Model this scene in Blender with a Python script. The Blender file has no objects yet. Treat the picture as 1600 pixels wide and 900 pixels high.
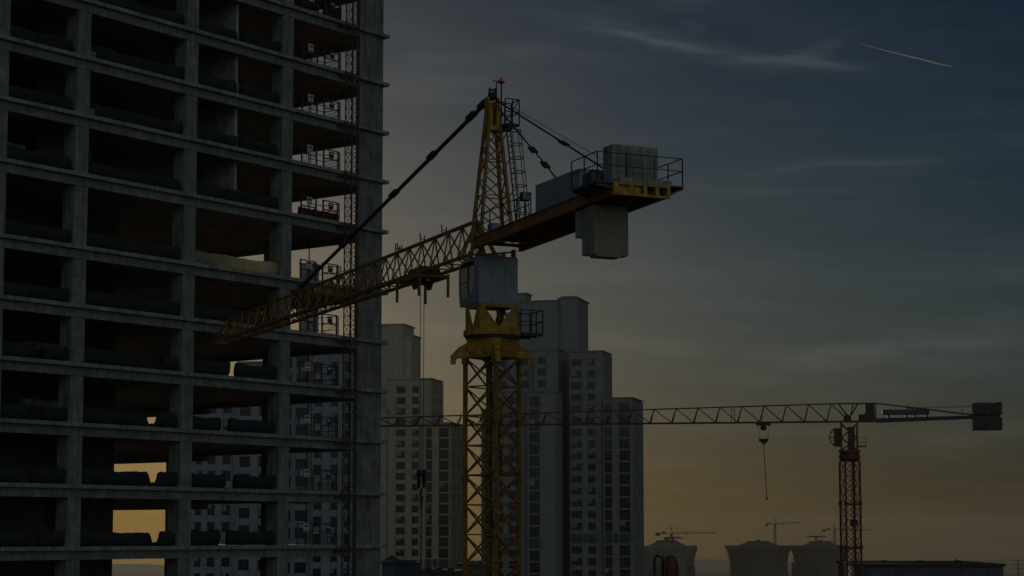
import bpy, math, random
from mathutils import Vector as V, Matrix

# ------------------------------------------------------------------ camera, sky, sun
R = math.radians
sc = bpy.context.scene
COL = sc.collection
CZ = 110.0                                  # eye height above the ground
PITCH, FPX, SHP = R(5.52), 2994.0, 95.34
cam = bpy.data.objects.new('camera', bpy.data.cameras.new('camera'))
COL.objects.link(cam)
sc.camera = cam
cam.location = (0, 0, CZ)
cam.rotation_euler = (R(90) + PITCH, 0, 0)
cam.data.sensor_width = 36
cam.data.lens = FPX / 1600 * 36
cam.data.shift_y = SHP / 1600
cam.data.clip_start, cam.data.clip_end = 1.0, 60000

SUN_EL, SUN_AZ = R(8), R(-12)               # azimuth from +Y, to the left
HAZE = 1.0e-4
GAM, TINT, DUST, FILL_BANK = 1.32, (0.575, 0.485, 0.41), (0.265, 0.40, 0.80), (19.6, 23.6, 23.8)
w = bpy.data.worlds.new('World')
sc.world = w
w.use_nodes = True


def sky_nodes():
    nt = w.node_tree
    N, L = nt.nodes, nt.links
    bg = N['Background']
    bg.inputs[1].default_value = 0.1

    def math_(op, a, b=None, c=None):
        n = N.new('ShaderNodeMath')
        n.operation = op
        for k, v in enumerate((a, b, c)):
            if v is None:
                continue
            if isinstance(v, (int, float)):
                n.inputs[k].default_value = v
            else:
                L.new(v, n.inputs[k])
        return n.outputs[0]

    sky = N.new('ShaderNodeTexSky')
    sky.sky_type = 'NISHITA'
    sky.sun_disc = False
    sky.sun_elevation, sky.sun_rotation = SUN_EL, SUN_AZ
    sky.altitude = 100
    sky.air_density, sky.dust_density, sky.ozone_density = 1.0, 0.6, 4.0
    gam = N.new('ShaderNodeGamma')
    gam.inputs[1].default_value = GAM
    L.new(sky.outputs[0], gam.inputs[0])

    def mixc(kind, fac, ca, cb_):
        n = N.new('ShaderNodeMix')
        n.data_type = 'RGBA'
        n.blend_type = kind
        for k, v in ((0, fac), (6, ca), (7, cb_)):
            if hasattr(v, 'is_output'):
                L.new(v, n.inputs[k])
            else:
                n.inputs[k].default_value = v if k == 0 else (*v, 1)
        return n.outputs[2]

    hs = N.new('ShaderNodeHueSaturation')
    hs.inputs['Saturation'].default_value = 1.15
    L.new(mixc('MULTIPLY', 1.0, gam.outputs[0], TINT), hs.inputs['Color'])
    base = hs.outputs[0]
    # clouds live on directions: azimuth and elevation in degrees
    tc = N.new('ShaderNodeTexCoord')
    sep = N.new('ShaderNodeSeparateXYZ')
    L.new(tc.outputs['Generated'], sep.inputs[0])
    az = math_('MULTIPLY', math_('ARCTAN2', sep.outputs[0], sep.outputs[1]), 57.2958)
    el = math_('MULTIPLY', math_('ARCSINE', sep.outputs[2]), 57.2958)

    def noise(sx, sy, rot, scale, detail, rough, off=0.0):
        cb = N.new('ShaderNodeCombineXYZ')
        c, s = math.cos(R(rot)), math.sin(R(rot))
        u = math_('ADD', math_('MULTIPLY', az, c * sx), math_('MULTIPLY', el, s * sx))
        v = math_('ADD', math_('MULTIPLY', az, -s * sy), math_('MULTIPLY', el, c * sy))
        L.new(u, cb.inputs[0])
        L.new(v, cb.inputs[1])
        cb.inputs[2].default_value = off
        n = N.new('ShaderNodeTexNoise')
        n.inputs['Scale'].default_value = scale
        n.inputs['Detail'].default_value = detail
        n.inputs['Roughness'].default_value = rough
        L.new(cb.outputs[0], n.inputs['Vector'])
        return n.outputs['Fac']

    def sstep(x, lo, hi):
        n = N.new('ShaderNodeMapRange')
        n.interpolation_type = 'SMOOTHSTEP'
        L.new(x, n.inputs[0])
        n.inputs[1].default_value, n.inputs[2].default_value = lo, hi
        return n.outputs[0]

    wob = noise(0.30, 0.7, -5, 1.0, 3, 0.5, 1.0)
    wisps = noise(0.5, 3.0, -6, 1.3, 6, 0.62, 4.0)

    def streak(a0, e0, a1, e1, wd, bend, seed, soft=0.25, wisp=0.5):
        dx, dy = a1 - a0, e1 - e0
        ln = math.hypot(dx, dy)
        ux, uy = dx / ln, dy / ln
        u = math_('ADD', math_('MULTIPLY', math_('SUBTRACT', az, a0), ux), math_('MULTIPLY', math_('SUBTRACT', el, e0), uy))
        v = math_('ADD', math_('MULTIPLY', math_('SUBTRACT', az, a0), -uy), math_('MULTIPLY', math_('SUBTRACT', el, e0), ux))
        t = math_('DIVIDE', u, ln)
        curve = math_('MULTIPLY', math_('MULTIPLY', t, math_('SUBTRACT', 1.0, t)), bend)
        v = math_('ADD', v, math_('ADD', math_('MULTIPLY', math_('SUBTRACT', wob, 0.5), abs(bend)), curve))
        g = math_('EXPONENT', math_('MULTIPLY', math_('MULTIPLY', v, v), -1.0 / (wd * wd)))
        ends = math_('MULTIPLY', sstep(t, -0.05, soft), math_('SUBTRACT', 1.0, sstep(t, 1 - soft, 1.05)))
        ns = sstep(wisps, 0.42 - wisp * 0.5, 0.42 + wisp * 0.5)
        return math_('MULTIPLY', math_('MULTIPLY', g, ends), ns)

    def px(x, y):
        cx, cy = (x - 800) / FPX, -(y - 450 - SHP) / FPX
        d = V((cx, math.cos(PITCH) - cy * math.sin(PITCH), math.sin(PITCH) + cy * math.cos(PITCH))).normalized()
        return math.degrees(math.atan2(d.x, d.y)), math.degrees(math.asin(d.z))

    veil = math_('MULTIPLY', sstep(noise(0.10, 0.55, -4, 1.0, 6, 0.58, 2.0), 0.42, 0.80), 0.22)
    fine = math_('MULTIPLY', sstep(noise(0.16, 1.5, -3, 1.0, 7, 0.6, 9.0), 0.45, 0.74), 0.20)
    tot = math_('ADD', veil, fine)
    for p, q, wd, b, sd, amp, wsp in (
            ((820, 18), (1400, 116), 0.30, 0.5, 1.0, 0.60, 0.7),
            ((900, 40), (1390, 112), 0.10, 0.35, 4.0, 0.55, 0.6),
            ((620, 95), (900, 62), 0.22, 0.4, 5.0, 0.22, 0.5),
            ((1060, 25), (1110, 45), 0.16, 0.3, 6.0, 0.25, 0.5),
            ((1190, 98), (1335, 55), 0.24, 0.6, 7.0, 0.45, 0.6),
            ((1130, 276), (1540, 248), 0.10, -0.5, 8.0, 0.34, 0.5),
            ((600, 356), (720, 330), 0.08, 0.2, 11.0, 0.16, 0.5),
            ((1050, 290), (1500, 300), 0.10, 0.3, 13.0, 0.18, 0.6),
            ((900, 520), (1120, 545), 0.30, 0.5, 14.0, 0.35, 0.6),
            ((1130, 570), (1700, 500), 0.45, 0.7, 15.0, 0.62, 0.7),
            ((1380, 690), (1720, 655), 0.40, 0.5, 16.0, 0.35, 0.6)):
        a, b_ = px(*p), px(*q)
        tot = math_('ADD', tot, math_('MULTIPLY', streak(a[0], a[1], b_[0], b_[1], wd, b, sd, 0.3, wsp), amp))
    # dusty air low over the horizon dims the glow
    band = math_('SUBTRACT', 1.0, sstep(el, -1.5, 8.5))
    dull = N.new('ShaderNodeHueSaturation')
    dull.inputs['Saturation'].default_value = 0.88
    L.new(mixc('MULTIPLY', 1.0, base, DUST), dull.inputs['Color'])
    base = mixc('MIX', band, base, dull.outputs[0])
    # thin cloud, lit from behind: a little brighter and greyer than the air
    lit = mixc('ADD', 1.0, mixc('MULTIPLY', 1.0, base, (1.40, 1.34, 1.27)), (2.3, 2.15, 2.0))
    col = mixc('MIX', math_('MINIMUM', tot, 0.9), base, lit)
    # broken cloud added opposite the sunset, out of view, to brighten the shaded facades
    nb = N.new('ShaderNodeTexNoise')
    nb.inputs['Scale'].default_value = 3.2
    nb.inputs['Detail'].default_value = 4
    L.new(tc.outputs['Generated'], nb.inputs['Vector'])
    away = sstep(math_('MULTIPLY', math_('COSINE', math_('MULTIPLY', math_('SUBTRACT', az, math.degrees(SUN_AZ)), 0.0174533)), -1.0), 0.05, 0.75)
    fill_bank = math_('MULTIPLY', math_('MULTIPLY', away, sstep(el, -2.0, 4.0)), math_('MULTIPLY_ADD', sstep(nb.outputs['Fac'], 0.38, 0.62), 0.7, 0.3))
    col = mixc('MIX', fill_bank, col, FILL_BANK)
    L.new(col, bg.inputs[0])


sky_nodes()

sun_d = bpy.data.lights.new('sun', 'SUN')
sun_d.energy, sun_d.angle, sun_d.color = 5.0, R(0.53), (1.0, 0.84, 0.66)
sun = bpy.data.objects.new('sun', sun_d)
COL.objects.link(sun)
sdir = V((math.sin(SUN_AZ) * math.cos(SUN_EL), math.cos(SUN_AZ) * math.cos(SUN_EL), math.sin(SUN_EL)))
sun.rotation_euler = sdir.to_track_quat('Z', 'Y').to_euler()
sun.location = (0, 0, 300)

vs = sc.view_settings
vs.view_transform, vs.look, vs.gamma, vs.use_curve_mapping = 'Standard', 'None', 1.0, False
vs.exposure = -3.3

# ------------------------------------------------------------------ helpers
rnd = random.Random(7)


def ray(x, y):
    cx, cy = (x - 800) / FPX, -(y - 450 - SHP) / FPX
    return V((cx, math.cos(PITCH) - cy * math.sin(PITCH), math.sin(PITCH) + cy * math.cos(PITCH)))


def at(x, y, Y):                             # the world point seen at (x, y) of the photograph, Y metres away
    r = ray(x, y)
    p = r * (Y / r.y)
    return V((p.x, p.y, p.z + CZ))


def mat(name, col, rough=0.7, metal=0.0, var=0.25, scale=3.0, bump=0.0, col2=None, streaks=False, spec=0.5):
    m = bpy.data.materials.new(name)
    m.use_nodes = True
    nt = m.node_tree
    N, L = nt.nodes, nt.links
    b = N['Principled BSDF']
    b.inputs['Roughness'].default_value = rough
    b.inputs['Metallic'].default_value = metal
    b.inputs['Specular IOR Level'].default_value = spec
    tc = N.new('ShaderNodeTexCoord')
    mp = N.new('ShaderNodeMapping')
    mp.inputs['Scale'].default_value = (1, 1, 0.18) if streaks else (1, 1, 1)
    L.new(tc.outputs['Object'], mp.inputs[0])
    n = N.new('ShaderNodeTexNoise')
    n.inputs['Scale'].default_value = scale
    n.inputs['Detail'].default_value = 6
    n.inputs['Roughness'].default_value = 0.65
    L.new(mp.outputs[0], n.inputs[0])
    rp = N.new('ShaderNodeValToRGB')
    c2 = col2 or tuple(c * (1 - var * 1.6) for c in col)
    rp.color_ramp.elements[0].position = 0.34
    rp.color_ramp.elements[1].position = 0.62
    rp.color_ramp.elements[0].color = (*[max(0, c) for c in c2], 1)
    rp.color_ramp.elements[1].color = (*col, 1)
    L.new(n.outputs['Fac'], rp.inputs[0])
    L.new(rp.outputs[0], b.inputs['Base Color'])
    if bump:
        bp = N.new('ShaderNodeBump')
        bp.inputs['Strength'].default_value = bump
        bp.inputs['Distance'].default_value = 0.05
        L.new(n.outputs['Fac'], bp.inputs['Height'])
        L.new(bp.outputs[0], b.inputs['Normal'])
    return m


def glass_mat(name, col, rough=0.06, spec=0.9, var=0.4, scale=0.2):
    m = mat(name, col, rough, 0.0, var, scale, spec=spec)
    return m


def grid_mat(name, col, w_, h_, line, dark=0.7, var=0.12, scale=0.6, rough=0.8):
    """cladding panels: thin joints on a regular grid, panels of slightly different tone"""
    m = bpy.data.materials.new(name)
    m.use_nodes = True
    N, L = m.node_tree.nodes, m.node_tree.links
    b = N['Principled BSDF']
    b.inputs['Roughness'].default_value = rough
    tc = N.new('ShaderNodeTexCoord')
    sp = N.new('ShaderNodeSeparateXYZ')
    L.new(tc.outputs['Object'], sp.inputs[0])
    ad = N.new('ShaderNodeMath')
    L.new(sp.outputs[0], ad.inputs[0])
    L.new(sp.outputs[1], ad.inputs[1])
    cb = N.new('ShaderNodeCombineXYZ')
    L.new(ad.outputs[0], cb.inputs[0])
    L.new(sp.outputs[2], cb.inputs[1])
    br = N.new('ShaderNodeTexBrick')
    br.offset = 0.0
    br.inputs['Color1'].default_value = (*col, 1)
    br.inputs['Color2'].default_value = (*[c * (1 - var) for c in col], 1)
    br.inputs['Mortar'].default_value = (*[c * dark for c in col], 1)
    br.inputs['Scale'].default_value = 1.0
    br.inputs['Mortar Size'].default_value = line
    br.inputs['Brick Width'].default_value = w_
    br.inputs['Row Height'].default_value = h_
    L.new(cb.outputs[0], br.inputs[0])
    n = N.new('ShaderNodeTexNoise')
    n.inputs['Scale'].default_value = scale
    n.inputs['Detail'].default_value = 5
    L.new(tc.outputs['Object'], n.inputs[0])
    mx = N.new('ShaderNodeMix')
    mx.data_type = 'RGBA'
    mx.blend_type = 'MULTIPLY'
    mx.inputs[0].default_value = 0.5
    L.new(br.outputs[0], mx.inputs[6])
    L.new(n.outputs['Color'], mx.inputs[7])
    hs = N.new('ShaderNodeHueSaturation')
    hs.inputs['Saturation'].default_value = 0.75
    hs.inputs['Value'].default_value = 1.3
    L.new(mx.outputs[2], hs.inputs['Color'])
    L.new(hs.outputs[0], b.inputs['Base Color'])
    return m


def concrete(name, col, board=0.0):
    """cast concrete: blotches, rain streaks, form board joints"""
    m = mat(name, col, 0.88, 0, 0.28, 0.9, 0.25)
    N, L = m.node_tree.nodes, m.node_tree.links
    b = N['Principled BSDF']
    src = b.inputs['Base Color'].links[0].from_socket
    tc = [n for n in N if n.type == 'TEX_COORD'][0]
    mp = N.new('ShaderNodeMapping')
    mp.inputs['Scale'].default_value = (2.6, 2.6, 0.22)
    L.new(tc.outputs['Object'], mp.inputs[0])
    n = N.new('ShaderNodeTexNoise')
    n.inputs['Scale'].default_value = 1.2
    n.inputs['Detail'].default_value = 7
    n.inputs['Roughness'].default_value = 0.7
    L.new(mp.outputs[0], n.inputs[0])
    rp = N.new('ShaderNodeValToRGB')
    rp.color_ramp.elements[0].position, rp.color_ramp.elements[1].position = 0.38, 0.58
    rp.color_ramp.elements[0].color = (0.58, 0.56, 0.52, 1)
    rp.color_ramp.elements[1].color = (1.06, 1.06, 1.06, 1)
    L.new(n.outputs['Fac'], rp.inputs[0])
    mx = N.new('ShaderNodeMix')
    mx.data_type = 'RGBA'
    mx.blend_type = 'MULTIPLY'
    mx.inputs[0].default_value = 0.85
    L.new(src, mx.inputs[6])
    L.new(rp.outputs[0], mx.inputs[7])
    out = mx.outputs[2]
    if board:
        wv = N.new('ShaderNodeTexBrick')
        wv.inputs['Color1'].default_value = (1, 1, 1, 1)
        wv.inputs['Color2'].default_value = (0.86, 0.86, 0.84, 1)
        wv.inputs['Mortar'].default_value = (0.62, 0.6, 0.58, 1)
        wv.inputs['Scale'].default_value = 1
        wv.inputs['Mortar Size'].default_value = 0.012
        wv.inputs['Brick Width'].default_value = board * 2
        wv.inputs['Row Height'].default_value = board
        sp = N.new('ShaderNodeSeparateXYZ')
        L.new(tc.outputs['Object'], sp.inputs[0])
        ad = N.new('ShaderNodeMath')
        L.new(sp.outputs[0], ad.inputs[0])
        L.new(sp.outputs[1], ad.inputs[1])
        cb = N.new('ShaderNodeCombineXYZ')
        L.new(ad.outputs[0], cb.inputs[0])
        L.new(sp.outputs[2], cb.inputs[1])
        L.new(cb.outputs[0], wv.inputs[0])
        m2 = N.new('ShaderNodeMix')
        m2.data_type = 'RGBA'
        m2.blend_type = 'MULTIPLY'
        m2.inputs[0].default_value = 0.9
        L.new(out, m2.inputs[6])
        L.new(wv.outputs[0], m2.inputs[7])
        out = m2.outputs[2]
    L.new(out, b.inputs['Base Color'])
    return m


class MB:
    """collects shapes and links them as ONE mesh object"""
    flip = False                             # y counted to the right of the heading instead of to the left

    def __init__(self):
        self.v, self.f, self.m = [], [], []

    def poly(self, pts, faces, mi=0):
        o = len(self.v)
        self.v += [tuple(p) for p in pts]
        for f in faces:
            self.f.append([o + i for i in f])
            self.m.append(mi)

    def hexa(self, c, mi=0):                 # 8 corners, bottom loop then top loop
        self.poly(c, [(3, 2, 1, 0), (4, 5, 6, 7), (0, 1, 5, 4), (1, 2, 6, 5), (2, 3, 7, 6), (3, 0, 4, 7)], mi)

    def box(self, a, b, mi=0):
        (x0, y0, z0), (x1, y1, z1) = a, b
        x0, x1 = min(x0, x1), max(x0, x1)
        y0, y1 = min(y0, y1), max(y0, y1)
        z0, z1 = min(z0, z1), max(z0, z1)
        self.hexa([(x0, y0, z0), (x1, y0, z0), (x1, y1, z0), (x0, y1, z0),
                   (x0, y0, z1), (x1, y0, z1), (x1, y1, z1), (x0, y1, z1)], mi)

    def bar(self, p, q, w_, h_=None, mi=0, n=4):
        p, q = V(p), V(q)
        d = (q - p)
        if d.length < 1e-6:
            return
        d.normalize()
        up = V((0, 0, 1)) if abs(d.z) < 0.95 else V((1, 0, 0))
        s = d.cross(up).normalized()
        t = s.cross(d).normalized()
        h_ = h_ or w_
        if n == 4:
            off = [(-1, -1), (1, -1), (1, 1), (-1, 1)]
            off = [(a / 2 * w_, b / 2 * h_) for a, b in off]
        else:
            off = [(math.cos(2 * math.pi * k / n) * w_ / 2, math.sin(2 * math.pi * k / n) * h_ / 2) for k in range(n)]
        a = [p + s * x + t * y for x, y in off]
        b = [q + s * x + t * y for x, y in off]
        k = len(off)
        self.poly(a + b, [tuple(range(k))[::-1], tuple(range(k, 2 * k))] + [(i, (i + 1) % k, (i + 1) % k + k, i + k) for i in range(k)], mi)

    def tube(self, pts, r, n=6, mi=0):
        for p, q in zip(pts, pts[1:]):
            self.bar(p, q, 2 * r, None, mi, n)

    def prism(self, pts, d, mi=0):           # a planar outline swept along d
        d = V(d)
        a = [V(p) for p in pts]
        b = [p + d for p in a]
        k = len(a)
        self.poly(a + b, [tuple(range(k))[::-1], tuple(range(k, 2 * k))] + [(i, (i + 1) % k, (i + 1) % k + k, i + k) for i in range(k)], mi)

    def lathe(self, prof, c=(0, 0, 0), n=20, mi=0, sq=None, zf=None):
        rings = []
        c = V(c)
        for r, z in prof:
            ring = []
            for k in range(n):
                a = 2 * math.pi * (k + 0.5) / n
                rr = r * (sq(a, z) if sq else 1)
                ring.append(c + V((math.cos(a) * rr, math.sin(a) * rr, z + (zf(a, r) if zf else 0))))
            rings.append(ring)
        pts = [p for g in rings for p in g]
        F = [tuple(range(n))[::-1], tuple(range((len(rings) - 1) * n, len(rings) * n))]
        for i in range(len(rings) - 1):
            for k in range(n):
                F.append((i * n + k, i * n + (k + 1) % n, (i + 1) * n + (k + 1) % n, (i + 1) * n + k))
        self.poly(pts, F, mi)

    def build(self, name, mats, parent=None, smooth=False):
        me = bpy.data.meshes.new(name)
        if MB.flip:
            self.v = [(x, -y, z) for x, y, z in self.v]
            self.f = [f[::-1] for f in self.f]
        me.from_pydata(self.v, [], self.f)
        if not isinstance(mats, (list, tuple)):
            mats = [mats]
        for m in mats:
            me.materials.append(m)
        me.polygons.foreach_set('material_index', self.m)
        if smooth:
            me.polygons.foreach_set('use_smooth', [True] * len(me.polygons))
        me.update()
        o = bpy.data.objects.new(name, me)
        COL.objects.link(o)
        if parent:
            o.parent = parent
        return o


def tag(o, label=None, cat=None, group=None, kind=None):
    for k, v in (('label', label), ('category', cat), ('group', group), ('kind', kind)):
        if v:
            o[k] = v
    return o


def empty(name, loc, rz, label, cat, group=None):
    o = bpy.data.objects.new(name, None)
    COL.objects.link(o)
    o.location = loc
    o.rotation_euler = (0, 0, rz)
    o.empty_display_size = 0.5
    return tag(o, label, cat, group)


def copy_tree(o, parent=None):
    c = o.copy()
    COL.objects.link(c)
    if parent:
        c.parent = parent
    for ch in [x for x in bpy.data.objects if x.parent == o]:
        copy_tree(ch, c)
    return c


M = {}
M['concrete'] = concrete('cast_concrete', (0.30, 0.335, 0.31), 2.1)
M['concrete_wall'] = concrete('board_marked_concrete', (0.28, 0.29, 0.27), 1.3)
M['slab'] = concrete('slab_concrete', (0.34, 0.375, 0.345))
M['soffit'] = mat('formwork_plywood', (0.38, 0.25, 0.15), 0.8, 0, 0.35, 0.5)
M['block'] = mat('block_wall', (0.46, 0.36, 0.29), 0.9, 0, 0.3, 1.5)
M['plaster'] = concrete('pale_shear_wall', (0.60, 0.60, 0.55), 1.2)
M['yellow'] = mat('weathered_yellow_paint', (0.58, 0.31, 0.02), 0.5, 0, 0.25, 3.5, 0.0, (0.25, 0.11, 0.02))
M['yellow_dark'] = mat('grimy_yellow_paint', (0.30, 0.15, 0.02), 0.6, 0, 0.3, 2.5, 0.0, (0.10, 0.05, 0.02))
M['yellow_mast'] = mat('worn_yellow_mast_paint', (0.36, 0.18, 0.02), 0.55, 0, 0.3, 3.2, 0.0, (0.11, 0.055, 0.02))
M['orange_steel'] = mat('rust_orange_paint', (0.36, 0.15, 0.04), 0.6, 0, 0.3, 1.8, 0.0, (0.18, 0.07, 0.03))
M['dark'] = mat('dark_grey_steel', (0.045, 0.048, 0.05), 0.55, 0.3, 0.3, 4)
M['rust'] = mat('rusty_brown_steel', (0.10, 0.06, 0.045), 0.7, 0.1, 0.35, 4)
M['galv'] = mat('galvanised_steel', (0.16, 0.17, 0.18), 0.5, 0.5, 0.2, 4)
M['cab'] = mat('pale_blue_grey_panel', (0.25, 0.30, 0.37), 0.3, 0, 0.12, 1.2)
M['house'] = mat('slate_blue_panel', (0.25, 0.29, 0.35), 0.4, 0, 0.15, 1.0)
M['blue_dark'] = mat('dark_blue_panel', (0.06, 0.075, 0.11), 0.5, 0, 0.2, 1)
M['cwt'] = concrete('counterweight_concrete', (0.36, 0.37, 0.34))
M['cwt_glow_beige'] = mat('glow_tinted_beige_concrete', (0.34, 0.31, 0.20), 0.9, 0, 0.25, 1.4, 0.15, streaks=True)  # yellow of the reflected horizon put into the ballast colour; block stacks are beige
M['red'] = mat('oxide_red_paint', (0.15, 0.022, 0.016), 0.5, 0, 0.3, 2.5)
M['red_bright'] = mat('red_cover', (0.15, 0.010, 0.010), 0.5, 0, 0.2, 3)
M['rope'] = mat('steel_rope', (0.05, 0.05, 0.05), 0.6, 0.4, 0.2, 6)
M['white'] = mat('white_sign_plate', (0.70, 0.70, 0.68), 0.6, 0, 0.1, 4)
M['signred'] = mat('red_sign_print', (0.22, 0.06, 0.06), 0.6, 0, 0.1, 4)
M['signdark'] = mat('dark_sign_plate', (0.06, 0.07, 0.09), 0.6, 0, 0.2, 4)
M['glass_far'] = glass_mat('dark_window_glass', (0.018, 0.022, 0.028), 0.08, 0.45)
M['mullion'] = mat('dark_window_frame', (0.06, 0.06, 0.065), 0.6, 0, 0.2, 2)
M['lamp_glass'] = mat('floodlight_glass', (0.35, 0.45, 0.42), 0.15, 0, 0.1, 3)


def mesh_cloth(name, col, open_, scale, transl):
    """woven debris net: a cloth with fine holes, some light passing through"""
    m = mat(name, col, 0.9, 0, 0.35, 1.3)
    N, L = m.node_tree.nodes, m.node_tree.links
    b = N['Principled BSDF']
    out = [n for n in N if n.type == 'OUTPUT_MATERIAL'][0]
    tr = N.new('ShaderNodeBsdfTranslucent')
    tr.inputs[0].default_value = (*[min(1, c * 1.6) for c in col], 1)
    a = N.new('ShaderNodeMixShader')
    a.inputs[0].default_value = transl
    L.new(b.outputs[0], a.inputs[1])
    L.new(tr.outputs[0], a.inputs[2])
    tp = N.new('ShaderNodeBsdfTransparent')
    tc = [n for n in N if n.type == 'TEX_COORD'][0]
    n = N.new('ShaderNodeTexNoise')
    n.inputs['Scale'].default_value = scale
    n.inputs['Detail'].default_value = 3
    L.new(tc.outputs['Object'], n.inputs[0])
    g = N.new('ShaderNodeMath')
    g.operation = 'GREATER_THAN'
    g.inputs[1].default_value = open_
    L.new(n.outputs['Fac'], g.inputs[0])
    s = N.new('ShaderNodeMixShader')
    L.new(g.outputs[0], s.inputs[0])
    L.new(a.outputs[0], s.inputs[1])
    L.new(tp.outputs[0], s.inputs[2])
    L.new(s.outputs[0], out.inputs[0])
    return m


M['net'] = mesh_cloth('dark_debris_net', (0.035, 0.042, 0.05), 0.70, 9.0, 0.12)
M['net_gold'] = mesh_cloth('pale_shade_net', (0.50, 0.47, 0.37), 0.74, 16.0, 0.6)

def clear_glass(name, col, mixv):
    m = bpy.data.materials.new(name)
    m.use_nodes = True
    N, L = m.node_tree.nodes, m.node_tree.links
    b = N['Principled BSDF']
    b.inputs['Base Color'].default_value = (*col, 1)
    b.inputs['Roughness'].default_value = 0.05
    b.inputs['Specular IOR Level'].default_value = 0.7
    t = N.new('ShaderNodeBsdfTransparent')
    t.inputs[0].default_value = (0.75, 0.78, 0.76, 1)
    s = N.new('ShaderNodeMixShader')
    s.inputs[0].default_value = mixv
    L.new(t.outputs[0], s.inputs[1])
    L.new(b.outputs[0], s.inputs[2])
    out = [n for n in N if n.type == 'OUTPUT_MATERIAL'][0]
    L.new(s.outputs[0], out.inputs[0])
    return m


M['cab_glass'] = clear_glass('tinted_cab_glass', (0.012, 0.015, 0.02), 0.28)
M['warn'] = mat('red_lamp_lens', (0.75, 0.02, 0.02), 0.3, 0, 0.05, 5)
nb_ = M['warn'].node_tree.nodes['Principled BSDF']
nb_.inputs['Emission Color'].default_value = (1, 0.03, 0.03, 1)
nb_.inputs['Emission Strength'].default_value = 0.7
M['red_far'] = mat('dull_red_steel', (0.09, 0.028, 0.024), 0.6, 0, 0.3, 2)
M['cwt_dark'] = mat('dark_ribbed_concrete', (0.10, 0.075, 0.072), 0.9, 0, 0.3, 1.5)
M['clad_grey'] = grid_mat('grey_panel_cladding', (0.24, 0.245, 0.25), 1.9, 1.65, 0.05, 0.72)
M['clad_glow'] = grid_mat('glow_tinted_panel_cladding', (0.50, 0.39, 0.26), 1.9, 1.65, 0.05, 0.72)  # warm sunset glow on this tower is put into the wall colour
M['clad_white'] = grid_mat('white_panel_cladding', (0.27, 0.30, 0.37), 2.2, 1.65, 0.04, 0.72)
M['glass_side'] = mat('pale_curtain_glass', (0.42, 0.44, 0.44), 0.12, 0.6, 0.4, 0.35, spec=0.9)
M['blind'] = mat('window_blind', (0.35, 0.32, 0.28), 0.9, 0, 0.2, 1)
M['far_clad_dark'] = grid_mat('dark_far_tower_wall', (0.055, 0.06, 0.05), 4.0, 3.3, 0.35, 0.6)
M['far_clad'] = grid_mat('far_tower_wall', (0.16, 0.17, 0.16), 4.0, 3.3, 0.35, 0.6)
M['far_conc'] = mat('far_concrete', (0.08, 0.085, 0.08), 0.9, 0, 0.3, 0.2)
M['far_steel'] = mat('far_crane_steel', (0.05, 0.05, 0.045), 0.7, 0, 0.2, 0.4)
M['dark_wall'] = mat('dark_slate_wall', (0.09, 0.105, 0.13), 0.7, 0, 0.3, 0.4)
M['dark_roof'] = mat('dark_bitumen_roof', (0.04, 0.042, 0.05), 0.85, 0, 0.3, 0.6)


def vapour():
    m = bpy.data.materials.new('ice_vapour')
    m.use_nodes = True
    N, L = m.node_tree.nodes, m.node_tree.links
    N.remove(N['Principled BSDF'])
    v_ = N.new('ShaderNodeVolumePrincipled')
    v_.inputs['Color'].default_value = (0.84, 0.93, 1, 1)
    v_.inputs['Density'].default_value = 0.035
    v_.inputs['Anisotropy'].default_value = 0.7
    L.new(v_.outputs[0], [x for x in N if x.type == 'OUTPUT_MATERIAL'][0].inputs['Volume'])
    return m


M['vapour'] = vapour()


# ------------------------------------------------------------------ ground, hills, haze
M['ground'] = mat('far_ground', (0.10, 0.10, 0.08), 0.95, 0, 0.4, 0.004)
M['hill'] = mat('wooded_hill', (0.06, 0.07, 0.05), 0.95, 0, 0.4, 0.01)
mb = MB()
rings, nseg = [0.0, 200, 800, 2000, 4200, 6400], 72
pts = [(0, 0, 0)]
for r_ in rings[1:]:
    for k in range(nseg):
        a = 2 * math.pi * k / nseg
        pts.append((math.cos(a) * r_, math.sin(a) * r_, 0))
F = [(0, 1 + k, 1 + (k + 1) % nseg) for k in range(nseg)]
for i in range(len(rings) - 2):
    for k in range(nseg):
        a0, a1 = 1 + i * nseg + k, 1 + i * nseg + (k + 1) % nseg
        F.append((a0, a0 + nseg, a1 + nseg, a1))
mb.poly(pts, F)
tag(mb.build('ground', M['ground']), kind='structure')


def hill(Y, x0, x1, prof, name, depth, seed):
    """a low ridge: heights follow a smooth curve with small lumps of trees on top"""
    rr = random.Random(seed)
    mb = MB()
    n = 160
    top, front, back = [], [], []
    ph = [rr.uniform(0, 6.28) for _ in range(6)]
    for k in range(n + 1):
        x = x0 + (x1 - x0) * k / n
        z = prof(x) + sum(math.sin(x / (260 / (j + 1)) + ph[j]) * 5 / (j + 1) for j in range(6)) + rr.uniform(-0.8, 0.8)
        top.append((x, Y, max(z, 2)))
        front.append((x, Y - depth, -2))
        back.append((x, Y + depth, -2))
    P = front + top + back
    m_ = n + 1
    F = []
    for k in range(n):
        F.append((k, k + 1, m_ + k + 1, m_ + k))
        F.append((m_ + k, m_ + k + 1, 2 * m_ + k + 1, 2 * m_ + k))
    mb.poly(P, F)
    return tag(mb.build(name, M['hill'], None, True), kind='structure')


hill(5600, -2600, 2600, lambda x: 28 + 8 * math.sin(x / 500.0), 'hills', 500, 3)
hill(3400, -1800, 1800, lambda x: 40 + 7 * math.sin(x / 330.0 + 1.1), 'terrain', 350, 5)

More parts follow.
